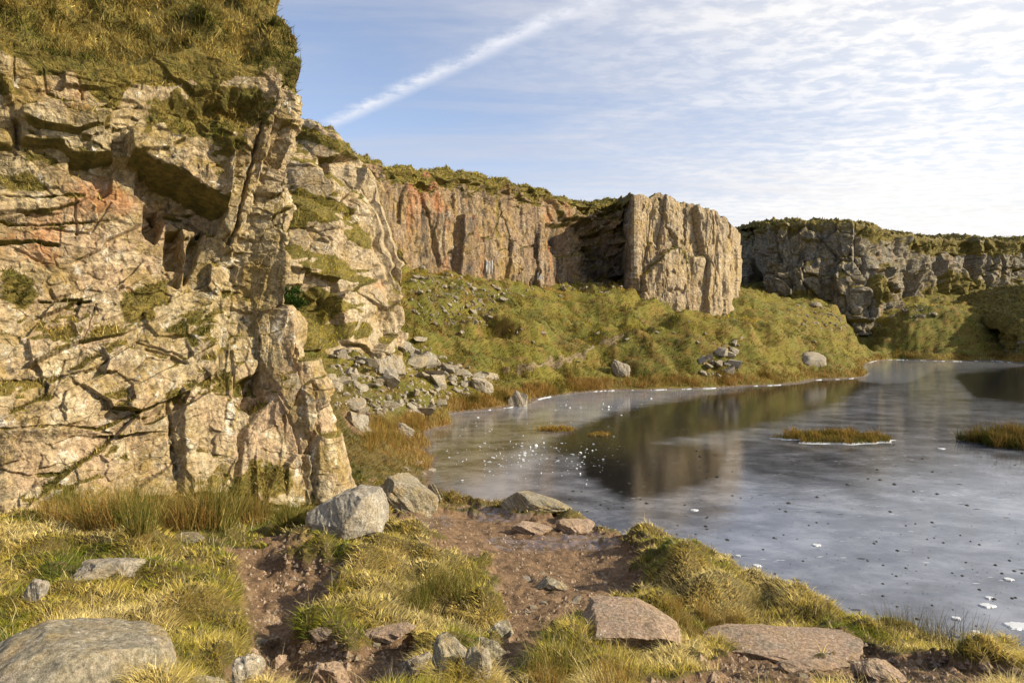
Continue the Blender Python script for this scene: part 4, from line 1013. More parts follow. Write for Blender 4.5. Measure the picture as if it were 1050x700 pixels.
PROTO = [rock_me('rock', 300 + i, 3, (1, .8 + .25 * math.sin(i * 2.1), .62 + .2 * math.cos(i * 1.7)), M_STONE, 13, (.38, .72), .05, True, .5, .3) for i in range(10)]
def scree(region, n, smin, smax, label, group, seed, flatz=1.0, cat='rock', name='rock', yover=None):
    r = np.random.default_rng(seed); reg = np.array(region, float); lo, hi = reg.min(0), reg.max(0); pts_ = []
    while len(pts_) < n:
        a = r.uniform(lo, hi, (200, 2)); a = a[poly_sd(a[:, 0], a[:, 1], reg) > 0]; pts_ += a.tolist()
    pts_ = np.array(pts_[:n]); q = ground_hit(pts_[:, 0], pts_[:, 1])
    for k in range(n):
        D = q[k, 1]; s = (smin + (smax - smin) * r.random() ** 2.2) * D / F
        if q[k, 2] < .01: continue
        o = bpy.data.objects.new(name, PROTO[r.integers(len(PROTO))])
        o.scale = (s * r.uniform(.8, 1.25), s * r.uniform(.7, 1.2), s * r.uniform(.6, 1.15) * flatz)
        o.rotation_euler = (r.uniform(-.45, .45), r.uniform(-.45, .45), r.uniform(0, 6.28)); o.location = q[k] + np.array([0, 0, -.04 * s])
        COL.objects.link(o); tag(o, label, cat, group)
        STONES_KEEP.append((q[k, 0], q[k, 1], .4 * s))
scree([(338,372),(350,352),(395,352),(415,350),(432,352),(470,374),(505,384),(500,398),(455,410),(440,430),(400,424),(372,440),(350,430)], 100, 9, 31, 'pale grey angular granite rock in the scree running down to the left lake shore', 'rocks in the shore scree', 1)
scree([(418,318),(424,282),(446,272),(480,290),(520,292),(560,298),(540,306),(500,312),(505,335),(470,338),(440,335)], 52, 4, 14, 'grey rock in the scree fan below the left end of the back wall', 'rocks in the scree below the back wall', 2)
scree([(570,262),(600,258),(644,284),(640,302),(596,298),(560,300)], 30, 4, 11, 'dark fallen block in the shaded gully left of the square buttress', 'blocks in the gully', 3)
scree([(826,312),(880,322),(925,316),(960,322),(900,334),(868,340),(836,330)], 26, 4, 11, 'grey fallen block below the far right cliffs beyond the lake', 'blocks below the far cliffs', 4)
scree([(716,362),(742,355),(760,372),(742,392),(722,384)], 18, 9, 22, 'dark angular rock in the outcrop on the lake side of the central mound', 'rocks of the mound outcrop', 5)
scree([(480,345),(570,320),(700,325),(780,345),(840,355),(800,372),(620,366),(560,376)], 20, 3, 9, 'small pale stone scattered in the grass of the quarry floor', 'stones on the quarry floor', 6)
scree([(420,500),(470,508),(455,470),(430,450),(415,470)], 16, 6, 17, 'wet low stone at the left margin of the ice', 'stones at the ice margin', 7, .6)
scree([(245,640),(300,650),(420,668),(420,700),(240,700)], 22, 5, 15, 'small brown stone on the floor of the earthy gully', 'stones in the gully', 8)
scree([(600,588),(640,585),(650,612),(590,618),(530,640),(500,615),(540,585)], 20, 5, 17, 'small stone lying on the wet mud', 'stones on the mud', 9, .7)
scree([(680,690),(760,690),(860,696),(960,690),(960,705),(680,705)], 12, 5, 14, 'small stone in the soil at the bottom right', 'stones in the near soil', 10)

# the small rubble between the countable rocks of the scree
def rubble(region, n, lo, hi, seed):
    r = np.random.default_rng(seed); reg = np.array(region, float); a0, a1 = reg.min(0), reg.max(0); q = r.uniform(a0, a1, (n * 4, 2))
    q = q[(poly_sd(q[:, 0], q[:, 1], reg) + 10 * fbm(q[:, 0] * .05, q[:, 1] * .08, seed, 3)) > 0][:n]; g_ = ground_hit(q[:, 0], q[:, 1]); g_ = g_[g_[:, 2] > .03]
    V0, F0 = ico(1); out_v, out_f = [], []
    for c_ in range(len(g_)):
        sz = (lo + (hi - lo) * r.random() ** 2.5) * g_[c_, 1] / F; v = V0 * r.uniform(.55, 1, (1, 3))
        for _ in range(5):
            nn_ = r.normal(size=3); nn_ /= np.linalg.norm(nn_); d_ = v @ nn_; v = v - np.maximum(0, d_ - r.uniform(.25, .6))[:, None] * nn_
        out_f.append(F0 + len(out_v) * len(V0)); out_v.append(v * sz * .6 + g_[c_] + [0, 0, .08 * sz])
    return np.concatenate(out_v), np.concatenate(out_f)
rv, rf, off_ = [], [], 0
for reg, n, lo, hi, sd_ in (([(340,375),(360,352),(432,352),(470,374),(505,388),(500,398),(455,412),(440,432),(400,424),(372,440),(345,425)], 620, 2.5, 9, 31), ([(418,322),(424,280),(446,270),(500,294),(560,297),(520,308),(505,335),(440,338)], 420, 1.8, 5.5, 32),
                            ([(575,262),(600,258),(648,288),(640,302),(596,300),(560,300)], 220, 1.5, 4.5, 33), ([(800,310),(880,322),(925,312),(990,312),(960,322),(900,332),(868,342),(836,334)], 260, 1.5, 4.5, 34), ([(714,362),(742,352),(764,372),(744,394),(720,386)], 90, 2, 6, 35)):
    v_, f_ = rubble(reg, n, lo, hi, sd_); rv.append(v_); rf.append(f_ + off_); off_ += len(v_)
M_RUB = rock_material('stone_rubble', ((0.25, 0.225, 0.18), (0.29, 0.25, 0.185), (0.20, 0.185, 0.16)), ochre_amt=0.35, dark_amt=0.5, pale_amt=0.4, s=1.5, streak=0, useattr=False)
tag(obj('rubble', meshdata('rubble', np.concatenate(rv), [np.concatenate(rf)], M_RUB)), 'small grey rubble filling the scree slopes below the cliffs', 'rubble', kind='stuff')

# gravel trodden into the path
w = SA * (gm > .6) * (gy < 16) * (gz > .1)
p, i, j = scatter(GROUND, w, 13000, rg)
tet = np.array([(-.5, -.4, -.2), (.5, -.45, -.2), (.4, .5, -.2), (-.45, .42, -.2), (.05, .0, .38)])
s = .005 + .085 * rg.random(len(p)) ** 6
a = rg.uniform(0, 6.28, len(p)); ca, sa = np.cos(a)[:, None], np.sin(a)[:, None]
vx = (tet[None, :, 0] * ca - tet[None, :, 1] * sa); vy = (tet[None, :, 0] * sa + tet[None, :, 1] * ca)
V = p[:, None] + np.stack([vx, vy, np.repeat(tet[None, :, 2], len(p), 0)], -1) * s[:, None, None]
b5 = np.arange(len(p))[:, None] * 5
Fq = np.concatenate([b5 + np.array(t) for t in ((0, 1, 4), (1, 2, 4), (2, 3, 4), (3, 0, 4))])
tag(obj('gravel', meshdata('gravel', V.reshape(-1, 3), [Fq], M_PINKST)), 'fine gravel trodden into the muddy path', 'gravel', kind='stuff')
print('stones', round(time.time() - T0, 1))

# ---------------------------------------------------------------- rushes
def rush_me(seed, n, L, spread, pal, bend=.5, wd=.005):
    r = np.random.default_rng(seed); a = r.uniform(0, 6.28, n); rr = spread * np.sqrt(r.random(n))
    pos = np.stack([np.cos(a) * rr, np.sin(a) * rr, np.full(n, -.03)], 1)
    up = up3(n) + np.stack([np.cos(a), np.sin(a), 0 * a], 1) * (rr / spread)[:, None] * r.uniform(.1, .7, n)[:, None]
    up /= np.linalg.norm(up, axis=1, keepdims=True)
    V, Fs, C = blade_mesh(pos, up, L * r.uniform(.5, 1.1, n), np.full(n, wd), r.uniform(0, bend, n), palette(pal, r.random(n), r, .3), r, 2)
    T = [f for f in Fs]
    return meshdata('rush_tuft', V, T, M_GRASS, {'Col': C})
GREENR = [(0.06, 0.085, 0.014), (0.11, 0.12, 0.022), (0.20, 0.17, 0.04), (0.34, 0.25, 0.085)]
GOLDR = [(0.15, 0.13, 0.03), (0.26, 0.19, 0.05), (0.38, 0.27, 0.09), (0.30, 0.15, 0.04)]
DARKR = [(0.06, 0.06, 0.025), (0.10, 0.09, 0.035), (0.18, 0.14, 0.06)]
RP = {'green': [rush_me(400 + i, 230, .75, .20, GREENR, .7, .007) for i in range(4)], 'gold': [rush_me(410 + i, 230, .62, .22, GOLDR, .8, .007) for i in range(4)],
      'dark': [rush_me(420 + i, 46, .62, .16, DARKR, .5, .006) for i in range(4)]}
def rush(kind, px, py, s, label, group, r, zoff=0.0):
    q = ground_hit(px, py)[0]
    o = bpy.data.objects.new('rush_tuft', RP[kind][r.integers(4)]); COL.objects.link(o)
    o.location = q + np.array([0, 0, zoff]); o.rotation_euler = (0, 0, r.uniform(0, 6.28)); o.scale = (s * r.uniform(.85, 1.2), s * r.uniform(.85, 1.2), s * r.uniform(.85, 1.15))
    return tag(o, label, 'rushes', group)
rr = np.random.default_rng(77)
for x_ in np.linspace(52, 318, 34):
    kd = 'green' if rr.random() < .55 or x_ > 285 else 'gold'
    rush(kd, x_ + rr.uniform(-5, 5), 537 + rr.uniform(-8, 3), (1.05 if x_ < 270 else .7) * rr.uniform(.75, 1.2), 'green rush tuft in the row against the near cliff' if kd == 'green' else 'straw coloured rush tuft in the row against the near cliff', 'green rushes at the cliff foot' if kd == 'green' else 'straw rushes at the cliff foot', rr)
rush('green', 574, 700, .70, 'thick green and orange rush tuft at the bottom edge before the wide pinkish slab', None, rr)
rush('gold', 560, 704, .45, 'short straw tuft at the left foot of the thick green rush tuft', None, rr)
rush('gold', 632, 704, .5, 'brown tuft at the bottom edge below the wide pink slab', None, rr)
for x_, y_, s_ in ((440,612,.62),(455,606,.66),(470,615,.6),(430,625,.55),(486,604,.5)):
    rush('green', x_, y_, s_, 'long green rush tuft in the clump on the turf left of the mud', 'rush clump left of the mud', rr)
for x_, y_ in ((808,632),(822,634),(838,636),(848,638),(770,625)):
    rush('dark', x_, y_, rr.uniform(.45, .65), 'thin dark rush tuft above the long pink slab on the lake bank', 'thin rushes above the pink slab', rr)
for x_, y_ in ((912,650),(925,652),(938,654),(950,657),(962,660),(975,662),(990,668),(935,650),(958,655)):
    rush('dark', x_, y_, rr.uniform(.6, .95), 'tall dark rush tuft standing at the lake edge on the right', 'dark rushes at the right lake edge', rr)
for k_ in range(14):
    rush('gold', rr.uniform(375, 435), rr.uniform(432, 466), rr.uniform(.9, 1.4), 'rusty rush tuft on the bank between the scree and the ice', 'rusty rushes by the scree', rr)
for x_, y_ in ((700,640),(722,632),(742,640),(712,655),(758,634),(690,626),(735,650)):
    rush('gold', x_, y_, rr.uniform(.35, .5), 'drooping tuft on the steep grass bank by the lake', 'tufts on the steep bank', rr)

# ---------------------------------------------------------------- islets
M_PEAT = NT('peat'); _p = M_PEAT.pos(); _c = M_PEAT.mix(M_PEAT.ramp(M_PEAT.noise(_p, 6, 5, .7), .4, .6), (0.045, 0.034, 0.016), (0.10, 0.085, 0.03))
M_PEAT = M_PEAT.done(M_PEAT.principled(_c, .95))
M_ICE = NT('white_ice'); _p = M_ICE.pos(); _n = M_ICE.noise(_p, 9, 4, .6)
M_ICE = M_ICE.done(M_ICE.principled(M_ICE.mix(_n, (0.40, 0.43, 0.46), (0.62, 0.64, 0.66)), .35, None, .5))
def islet(px, py, wpx, dep, label, n, lmin, lmax, pal, seed, hgt=.16, rim=True):
    r = np.random.default_rng(seed); D = F * H / (py - HY); c = P(px, py, D); c[2] = 0; w = wpx * D / F
    t = empty('islet', c); tag(t, label, 'islet')
    nr, na = 14, 72; ang = np.linspace(0, 2 * math.pi, na); rad = np.linspace(0, 1, nr)
    sh = 1 + .42 * fbm(np.cos(ang) * 1.6 + seed, np.sin(ang) * 1.6, seed, 3)
    def dome(k, z0, z1, ex):
        x = np.cos(ang)[None] * rad[:, None] * sh * w / 2 * k; y = np.sin(ang)[None] * rad[:, None] * sh * dep / 2 * k
        z = z0 + (z1 - z0) * (1 - rad[:, None] ** ex) + .05 * fbm(x * 2, y * 2, 3, 3) * (1 - rad[:, None] ** 4) * (z1 > .1)
        return np.stack([x, y, z], -1)
    G = dome(1, -.06, hgt, 2.5)
    obj('bank', meshdata('bank', G.reshape(-1, 3), [gridfaces(nr, na)], M_PEAT, smooth=True), t)
    if rim:
        obj('ice_rim', meshdata('ice_rim', dome(1.06, -.03, .035, 14).reshape(-1, 3), [gridfaces(nr, na)], M_ICE, smooth=True), t)
    u, v = r.random(n), r.uniform(0, 2 * math.pi, n); u = np.sqrt(u) * .97
    s_ = np.interp(v, ang, sh); pos = np.stack([np.cos(v) * u * s_ * w / 2, np.sin(v) * u * s_ * dep / 2, hgt * (1 - u ** 2.5) * .8], 1)
    cl = .5 + .8 * fbm(pos[:, 0] * 1.3, pos[:, 1] * 1.3, seed + 4, 3)
    V, Fs, C = blade_mesh(pos, up3(n) + r.normal(0, .22, (n, 3)), (lmin + (lmax - lmin) * np.clip(cl, 0, 1.2)) * r.uniform(.6, 1.1, n), np.full(n, .55 * D / F), r.uniform(.1, .9, n), palette(pal, cl, r, .3), r, 2)
    k = obj('sedge', meshdata('sedge', V, Fs, M_GRASS, {'Col': C}), t); k['kind'] = 'stuff'
islet(856, 450, 118, 2.7, 'long low sedge islet ringed with ice in the middle of the lake', 4200, .12, .5, [(0.07, 0.07, 0.014), (0.14, 0.115, 0.025), (0.24, 0.15, 0.04)], 5)
islet(1040, 455, 92, 3.2, 'taller dark rush islet at the right edge of the lake', 5200, .3, .95, [(0.045, 0.06, 0.012), (0.09, 0.085, 0.02), (0.20, 0.12, 0.035)], 6, .2, False)
islet(572, 441, 40, 1.2, 'small orange sedge islet off the left shore', 900, .12, .32, [(0.20, 0.14, 0.03), (0.32, 0.20, 0.05)], 7, .08, False)
islet(614, 446, 22, .8, 'tiny sedge hump right of the small orange islet', 300, .08, .2, [(0.20, 0.14, 0.03), (0.32, 0.20, 0.05)], 8, .05, False)

# ---------------------------------------------------------------- ice
r = np.random.default_rng(88)
ICEP = [rock_me('ice_chunk', 500 + i, 2, (1, .8, .45 + .2 * (i % 3)), M_ICE, 9, (.3, .7), .05, True, .3, .15) for i in range(6)]
n_ = 0
while n_ < 230:
    if r.random() < .45: x_, y_ = r.normal(545, 34), r.normal(468, 9)
    else: x_, y_ = r.uniform(455, 690), r.uniform(405, 500)
    if poly_sd(np.array([x_]), np.array([y_]), [(452,432),(545,416),(620,404),(700,402),(680,412),(625,432),(640,460),(600,500),(520,512),(470,500),(455,470)])[0] < 0: continue
    D = F * H / (y_ - HY); q = P(x_, y_, D); q[2] = 0
    if base_h(q[None, 0], q[None, 1])[0] > -.03: continue
    s = (1.2 + 4.0 * r.random() ** 4) * D / F
    o = bpy.data.objects.new('ice_chunk', ICEP[r.integers(6)]); COL.objects.link(o); o.location = q; o.scale = (s, s * r.uniform(.6, 1.1), s * r.uniform(.3, .7)); o.rotation_euler = (r.uniform(-.3, .3), r.uniform(-.3, .3), r.uniform(0, 6.28))
    tag(o, 'small white ice chunk thrown onto the frozen left side of the lake', 'ice chunk', 'ice chunks on the frozen lake'); n_ += 1
FLO = [(790,596,17,'oval white ice pan nearest the steep grass bank'),(776,580,9,'small white ice pan just beyond the oval one by the steep bank'),(760,586,7,'smallest white ice pan beside the steep grass bank'),(757,570,6,'tiny white ice fleck farthest up beside the steep bank'),
       (1012,621,15,'long white ice pan beyond the right lake edge rushes'),(1014,613,8,'small white ice pan above the long one at the right'),(1045,642,30,'broadest white ice pan cut by the right edge of the view'),(1000,648,8,'narrow white ice pan at the rushes on the right edge'),(980,634,9,'white ice pan behind the tall dark rushes'),(837,559,9,'lone white ice sliver in open grey ice'),(1034,594,10,'white ice sliver beside a dark patch at the right'),(712,523,8,'white ice sliver off the grass bank in the middle of the lake'),(965,460,7,'white sliver of ice between the two islets')]
for k_, (x_, y_, wpx, lab) in enumerate(FLO):
    D = F * H / (y_ - HY); c = P(x_, y_, D); c[2] = 0.006; w = wpx * D / F
    a_ = np.linspace(0, 2 * math.pi, 40, endpoint=False); sh = 1 + .3 * fbm(np.cos(a_) * 1.4 + k_ * 7, np.sin(a_) * 1.4, 3, 3)
    ring = np.stack([np.cos(a_) * sh * w / 2, np.sin(a_) * sh * w / 2 * .75, 0 * a_], 1)
    V = np.concatenate([[[0, 0, .02]], ring * .85 + [0, 0, .018], ring + [0, 0, -.004]]); i_ = np.arange(40); j_ = (i_ + 1) % 40
    o = obj('ice_pan', meshdata('ice_pan', V, [np.stack([0 * i_, 1 + i_, 1 + j_], 1), np.stack([41 + i_, 41 + j_, 1 + j_, 1 + i_], 1)], M_ICE)); o.location = c
    tag(o, lab, 'ice', 'white ice pans')
# white rim where the ice meets the far shore
rows = []
for px_ in np.linspace(470, 1049, 460):
    ts = (px_ - CX) / F; ys = np.geomspace(32, 150, 700); h_ = terr_g(ts * ys, ys); lake_ = np.where(h_ < 0)[0]
    if not len(lake_): continue
    start = [i for i in lake_ if i + 1 < len(ys) and h_[i + 1] >= 0]
    if not start: continue
    rows.append((px_, ys[start[-1]]))
rows = np.array(rows); sg = np.split(np.arange(len(rows)), np.where(np.abs(np.diff(rows[:, 1])) > 4)[0] + 1)
Vr, Fr = [], []
for s_ in sg:
    if len(s_) < 8: continue
    pxs, yy = rows[s_, 0], rows[s_, 1]; ts = (pxs - CX) / F
    wd = np.maximum(.03, (.75 * fbm(pxs * .06, pxs * 0, 12, 4)) * yy / 45 * sstep(0, 6, np.arange(len(s_))) * sstep(0, 6, len(s_) - 1 - np.arange(len(s_))))
    prof_ = [(-1, -.01), (-.75, .03), (.1, .05), (.6, -.01)]; hs_ = sstep(.05, .25, wd)
    G = np.stack([np.stack([ts * (yy + a * wd), yy + a * wd, (z_ + .03 * (z_ > 0) * fbm(pxs * .4, pxs * 0 + a, 14, 2)) * hs_ - .02 * (1 - hs_)], -1) for a, z_ in prof_], 0)
    Fr.append(gridfaces(4, len(s_)) + sum(len(v) for v in Vr)); Vr.append(G.reshape(-1, 3))
tag(obj('shore_ice', meshdata('shore_ice', np.concatenate(Vr), [np.concatenate(Fr)], M_ICE, smooth=True)), 'white rim of ice along the far shore of the lake', 'ice', kind='stuff')
# leaves and bits frozen into the surface
M_LEAF = NT('leaf_bits'); M_LEAF = M_LEAF.done(M_LEAF.principled((0.03, 0.024, 0.016), .8))
n_ = 700; y_ = r.uniform(455, 668, n_); x_ = r.uniform(560, 1100, n_); D = F * H / (y_ - HY); q = P(x_, y_, D); q[:, 2] = .006
keep = base_h(q[:, 0], q[:, 1]) < -.05; q, D = q[keep], D[keep]; s = (.9 + 3.4 * r.random(len(q)) ** 5) * D / F; a = r.uniform(0, 6.28, len(q))
V = q[:, None] + np.stack([tet[None, :, 0] * np.cos(a)[:, None] - tet[None, :, 1] * np.sin(a)[:, None], tet[None, :, 0] * np.sin(a)[:, None] + tet[None, :, 1] * np.cos(a)[:, None], np.repeat(tet[None, :, 2] * .5 + .1, len(q), 0)], -1) * s[:, None, None]
b5 = np.arange(len(q))[:, None] * 5
tag(obj('leaf_litter', meshdata('leaf_litter', V.reshape(-1, 3), [np.concatenate([b5 + np.array(t) for t in ((0, 1, 4), (1, 2, 4), (2, 3, 4), (3, 0, 4))])], M_LEAF)), 'dark leaf fragments frozen into the grey ice', 'leaf litter', kind='stuff')

# ---------------------------------------------------------------- the trodden path on the mound
pp = np.array([(516,382),(540,378),(560,374),(575,370),(590,366),(602,359),(618,351),(632,346),(642,343)], float)
s_ = np.linspace(0, len(pp) - 1, 90); q = ground_hit(np.interp(s_, range(len(pp)), pp[:, 0]), np.interp(s_, range(len(pp)), pp[:, 1]))
for _ in range(6): q[1:-1, :2] = .25 * q[:-2, :2] + .5 * q[1:-1, :2] + .25 * q[2:, :2]
tn = np.gradient(q[:, :2], axis=0); tn /= np.linalg.norm(tn, axis=1, keepdims=True) + 1e-9; nn_ = np.stack([-tn[:, 1], tn[:, 0]], 1)
G = []
for o_ in (-.20, -.07, .07, .20):
    w_ = o_ * (1 + .3 * fbm(s_ * 1.5, s_ * 0 + o_, 8, 2)); xy = q[:, :2] + nn_ * w_[:, None]; G.append(np.concatenate([xy, (terr_g(xy[:, 0], xy[:, 1]) + .07 - .10 * (abs(o_) > .1))[:, None]], 1))
M_TRAIL = NT('trail'); _p = M_TRAIL.pos(); M_TRAIL = M_TRAIL.done(M_TRAIL.principled(M_TRAIL.mix(M_TRAIL.ramp(M_TRAIL.noise(_p, 3, 5, .7), .35, .65), (0.13, 0.095, 0.05), (0.22, 0.17, 0.095)), .95))
tag(obj('path', meshdata('path', np.array(G).reshape(-1, 3), [gridfaces(4, len(q))], M_TRAIL, smooth=True)), 'narrow pale trodden path climbing the central grass mound', 'path', kind='structure')

# ---------------------------------------------------------------- bushes, posts, frozen seep
def cliff_at(key, px, py, tol=4):
    G, nrm, veg, iscap, a, b = CLIFFS[key]; d = np.hypot(a - px, b - py); m = d < tol
    if not m.any(): i = np.unravel_index(np.argmin(d), d.shape); return G[i]
    k = np.where(m, G[..., 1], 1e9); return G[np.unravel_index(np.argmin(k), k.shape)]
def bush(loc, w, h, label, pal, n, seed, leaf):
    r = np.random.default_rng(seed); t = empty('bush', loc); tag(t, label, 'bush')
    cen = r.normal(0, 1, (14, 3)); cen /= np.linalg.norm(cen, axis=1, keepdims=True); cen *= r.uniform(.2, .62, (14, 1)); 
    k = r.integers(0, 14, n); d = r.normal(size=(n, 3)); d /= np.linalg.norm(d, axis=1, keepdims=True)
    pos = (cen[k] + d * r.uniform(.1, .34, (n, 1))) * np.array([w / 2, w / 2, h / 2]) + np.array([0, 0, h * .52])
    V, Fs, C = blade_mesh(pos, d * .8 + up3(n) * .4, np.full(n, leaf) * r.uniform(.6, 1.2, n), np.full(n, leaf * .55), r.uniform(0, .5, n), palette(pal, r.random(n), r, .3), r, 2)
    obj('foliage', meshdata('foliage', V, Fs, M_GRASS, {'Col': C}), t)
    m = 12; e = cen[:m] * np.array([w / 2, w / 2, h / 2]) * .8 + np.array([0, 0, h * .5]); Vs, Fs2 = [], []
    for i in range(m):
        for s in range(3):
            a = 2.1 * s; o_ = np.array([math.cos(a), math.sin(a), 0]) * .02 * w; Vs += [o_, o_ * .4 + e[i]]
        b_ = i * 6; Fs2 += [(b_, b_ + 2, b_ + 3, b_ + 1), (b_ + 2, b_ + 4, b_ + 5, b_ + 3), (b_ + 4, b_, b_ + 1, b_ + 5)]
    obj('stem', meshdata('stem', np.array(Vs), [np.array(Fs2)], M_LEAF), t)
bush(cliff_at('mid', 306, 326) + np.array([-.2, -1.2, -.4]), 2.8, 2.7, 'dark green evergreen bush between the near cliff and the stepped outcrop', [(0.016, 0.032, 0.008), (0.034, 0.062, 0.013), (0.06, 0.095, 0.02)], 8000, 3, .13)
bush(cliff_at('mid', 296, 280) + np.array([-.2, -.5, -.3]), 1.2, 2.0, 'narrow green ivy bush higher up the cleft beside the near cliff', [(0.02, 0.04, 0.01), (0.04, 0.075, 0.015)], 3600, 4, .12)
bush(cliff_at('wall', 549, 196, 6) + np.array([0, .5, 0]), 1.3, 1.2, 'small wind bent bush on the skyline of the back wall', [(0.06, 0.06, 0.015), (0.12, 0.11, 0.03)], 260, 5, .3)
M_WOOD = NT('weathered_wood'); M_WOOD = M_WOOD.done(M_WOOD.principled((0.09, 0.075, 0.06), .9))
M_WIRE = NT('wire'); M_WIRE = M_WIRE.done(M_WIRE.principled((0.15, 0.15, 0.15), .5, None, .5, Metallic=1.0))
fpos = []
for px_, py_ in ((812, 226), (825, 226), (840, 227)):
    fpos.append(cliff_at('far', px_, py_ + 3, 5) + np.array([0, .4, 0]))
ft = empty('fence', fpos[1]); tag(ft, 'three tiny fence posts with wire on the skyline of the far right cliffs', 'fence')
for q_ in fpos:
    bm = bmesh.new(); bmesh.ops.create_cone(bm, segments=7, radius1=.09, radius2=.07, depth=1.5, cap_ends=True); me = bpy.data.meshes.new('post'); bm.to_mesh(me); bm.free(); me.materials.append(M_WOOD)
    o = obj('post', me, ft); o.location = q_ - fpos[1] + np.array([0, 0, .6])
for a_, b_ in zip(fpos[:-1], fpos[1:]):
    va, vb_ = a_ - fpos[1], b_ - fpos[1]; V = []
    for zz_ in (.6, 1.1):
        V += [va + [0, 0, zz_], vb_ + [0, 0, zz_], vb_ + [0, 0, zz_ + .012], va + [0, 0, zz_ + .012]]
    obj('wire', meshdata('wire', np.array(V), [np.array([(0, 1, 2, 3), (4, 5, 6, 7)])], M_WIRE), ft)
for px_, py_, hh_, lab in ((503, 284, 1.9, 'frozen white seep hanging on the dark back wall'), (554, 291, 1.1, 'shorter frozen seep low at the foot of the back wall')):
    q_ = cliff_at('wall', px_, py_, 3); rI = np.random.default_rng(int(px_)); V, Fq = [], []
    for k_ in range(16):
        x0 = rI.normal(0, .22); r0 = rI.uniform(.03, .08); z1 = rI.uniform(.3, 1) * hh_; z0_ = z1 - rI.uniform(.3, 1) * z1; o_ = len(V)
        for t_ in range(5):
            for s in range(6):
                rad = r0 * (1 - .8 * t_ / 4) * (1 + .2 * rI.normal()); V.append((x0 + rad * math.cos(s * 1.047), -.25 + rad * math.sin(s * 1.047), z1 + (z0_ - z1) * t_ / 4))
        Fq += [(o_ + t_ * 6 + s, o_ + t_ * 6 + (s + 1) % 6, o_ + t_ * 6 + 6 + (s + 1) % 6, o_ + t_ * 6 + 6 + s) for t_ in range(4) for s in range(6)]
    o = obj('icicles', meshdata('icicles', np.array(V), [np.array(Fq)], M_ICE, smooth=True)); o.location = q_; tag(o, lab, 'icicles')
print('all built', round(time.time() - T0, 1))

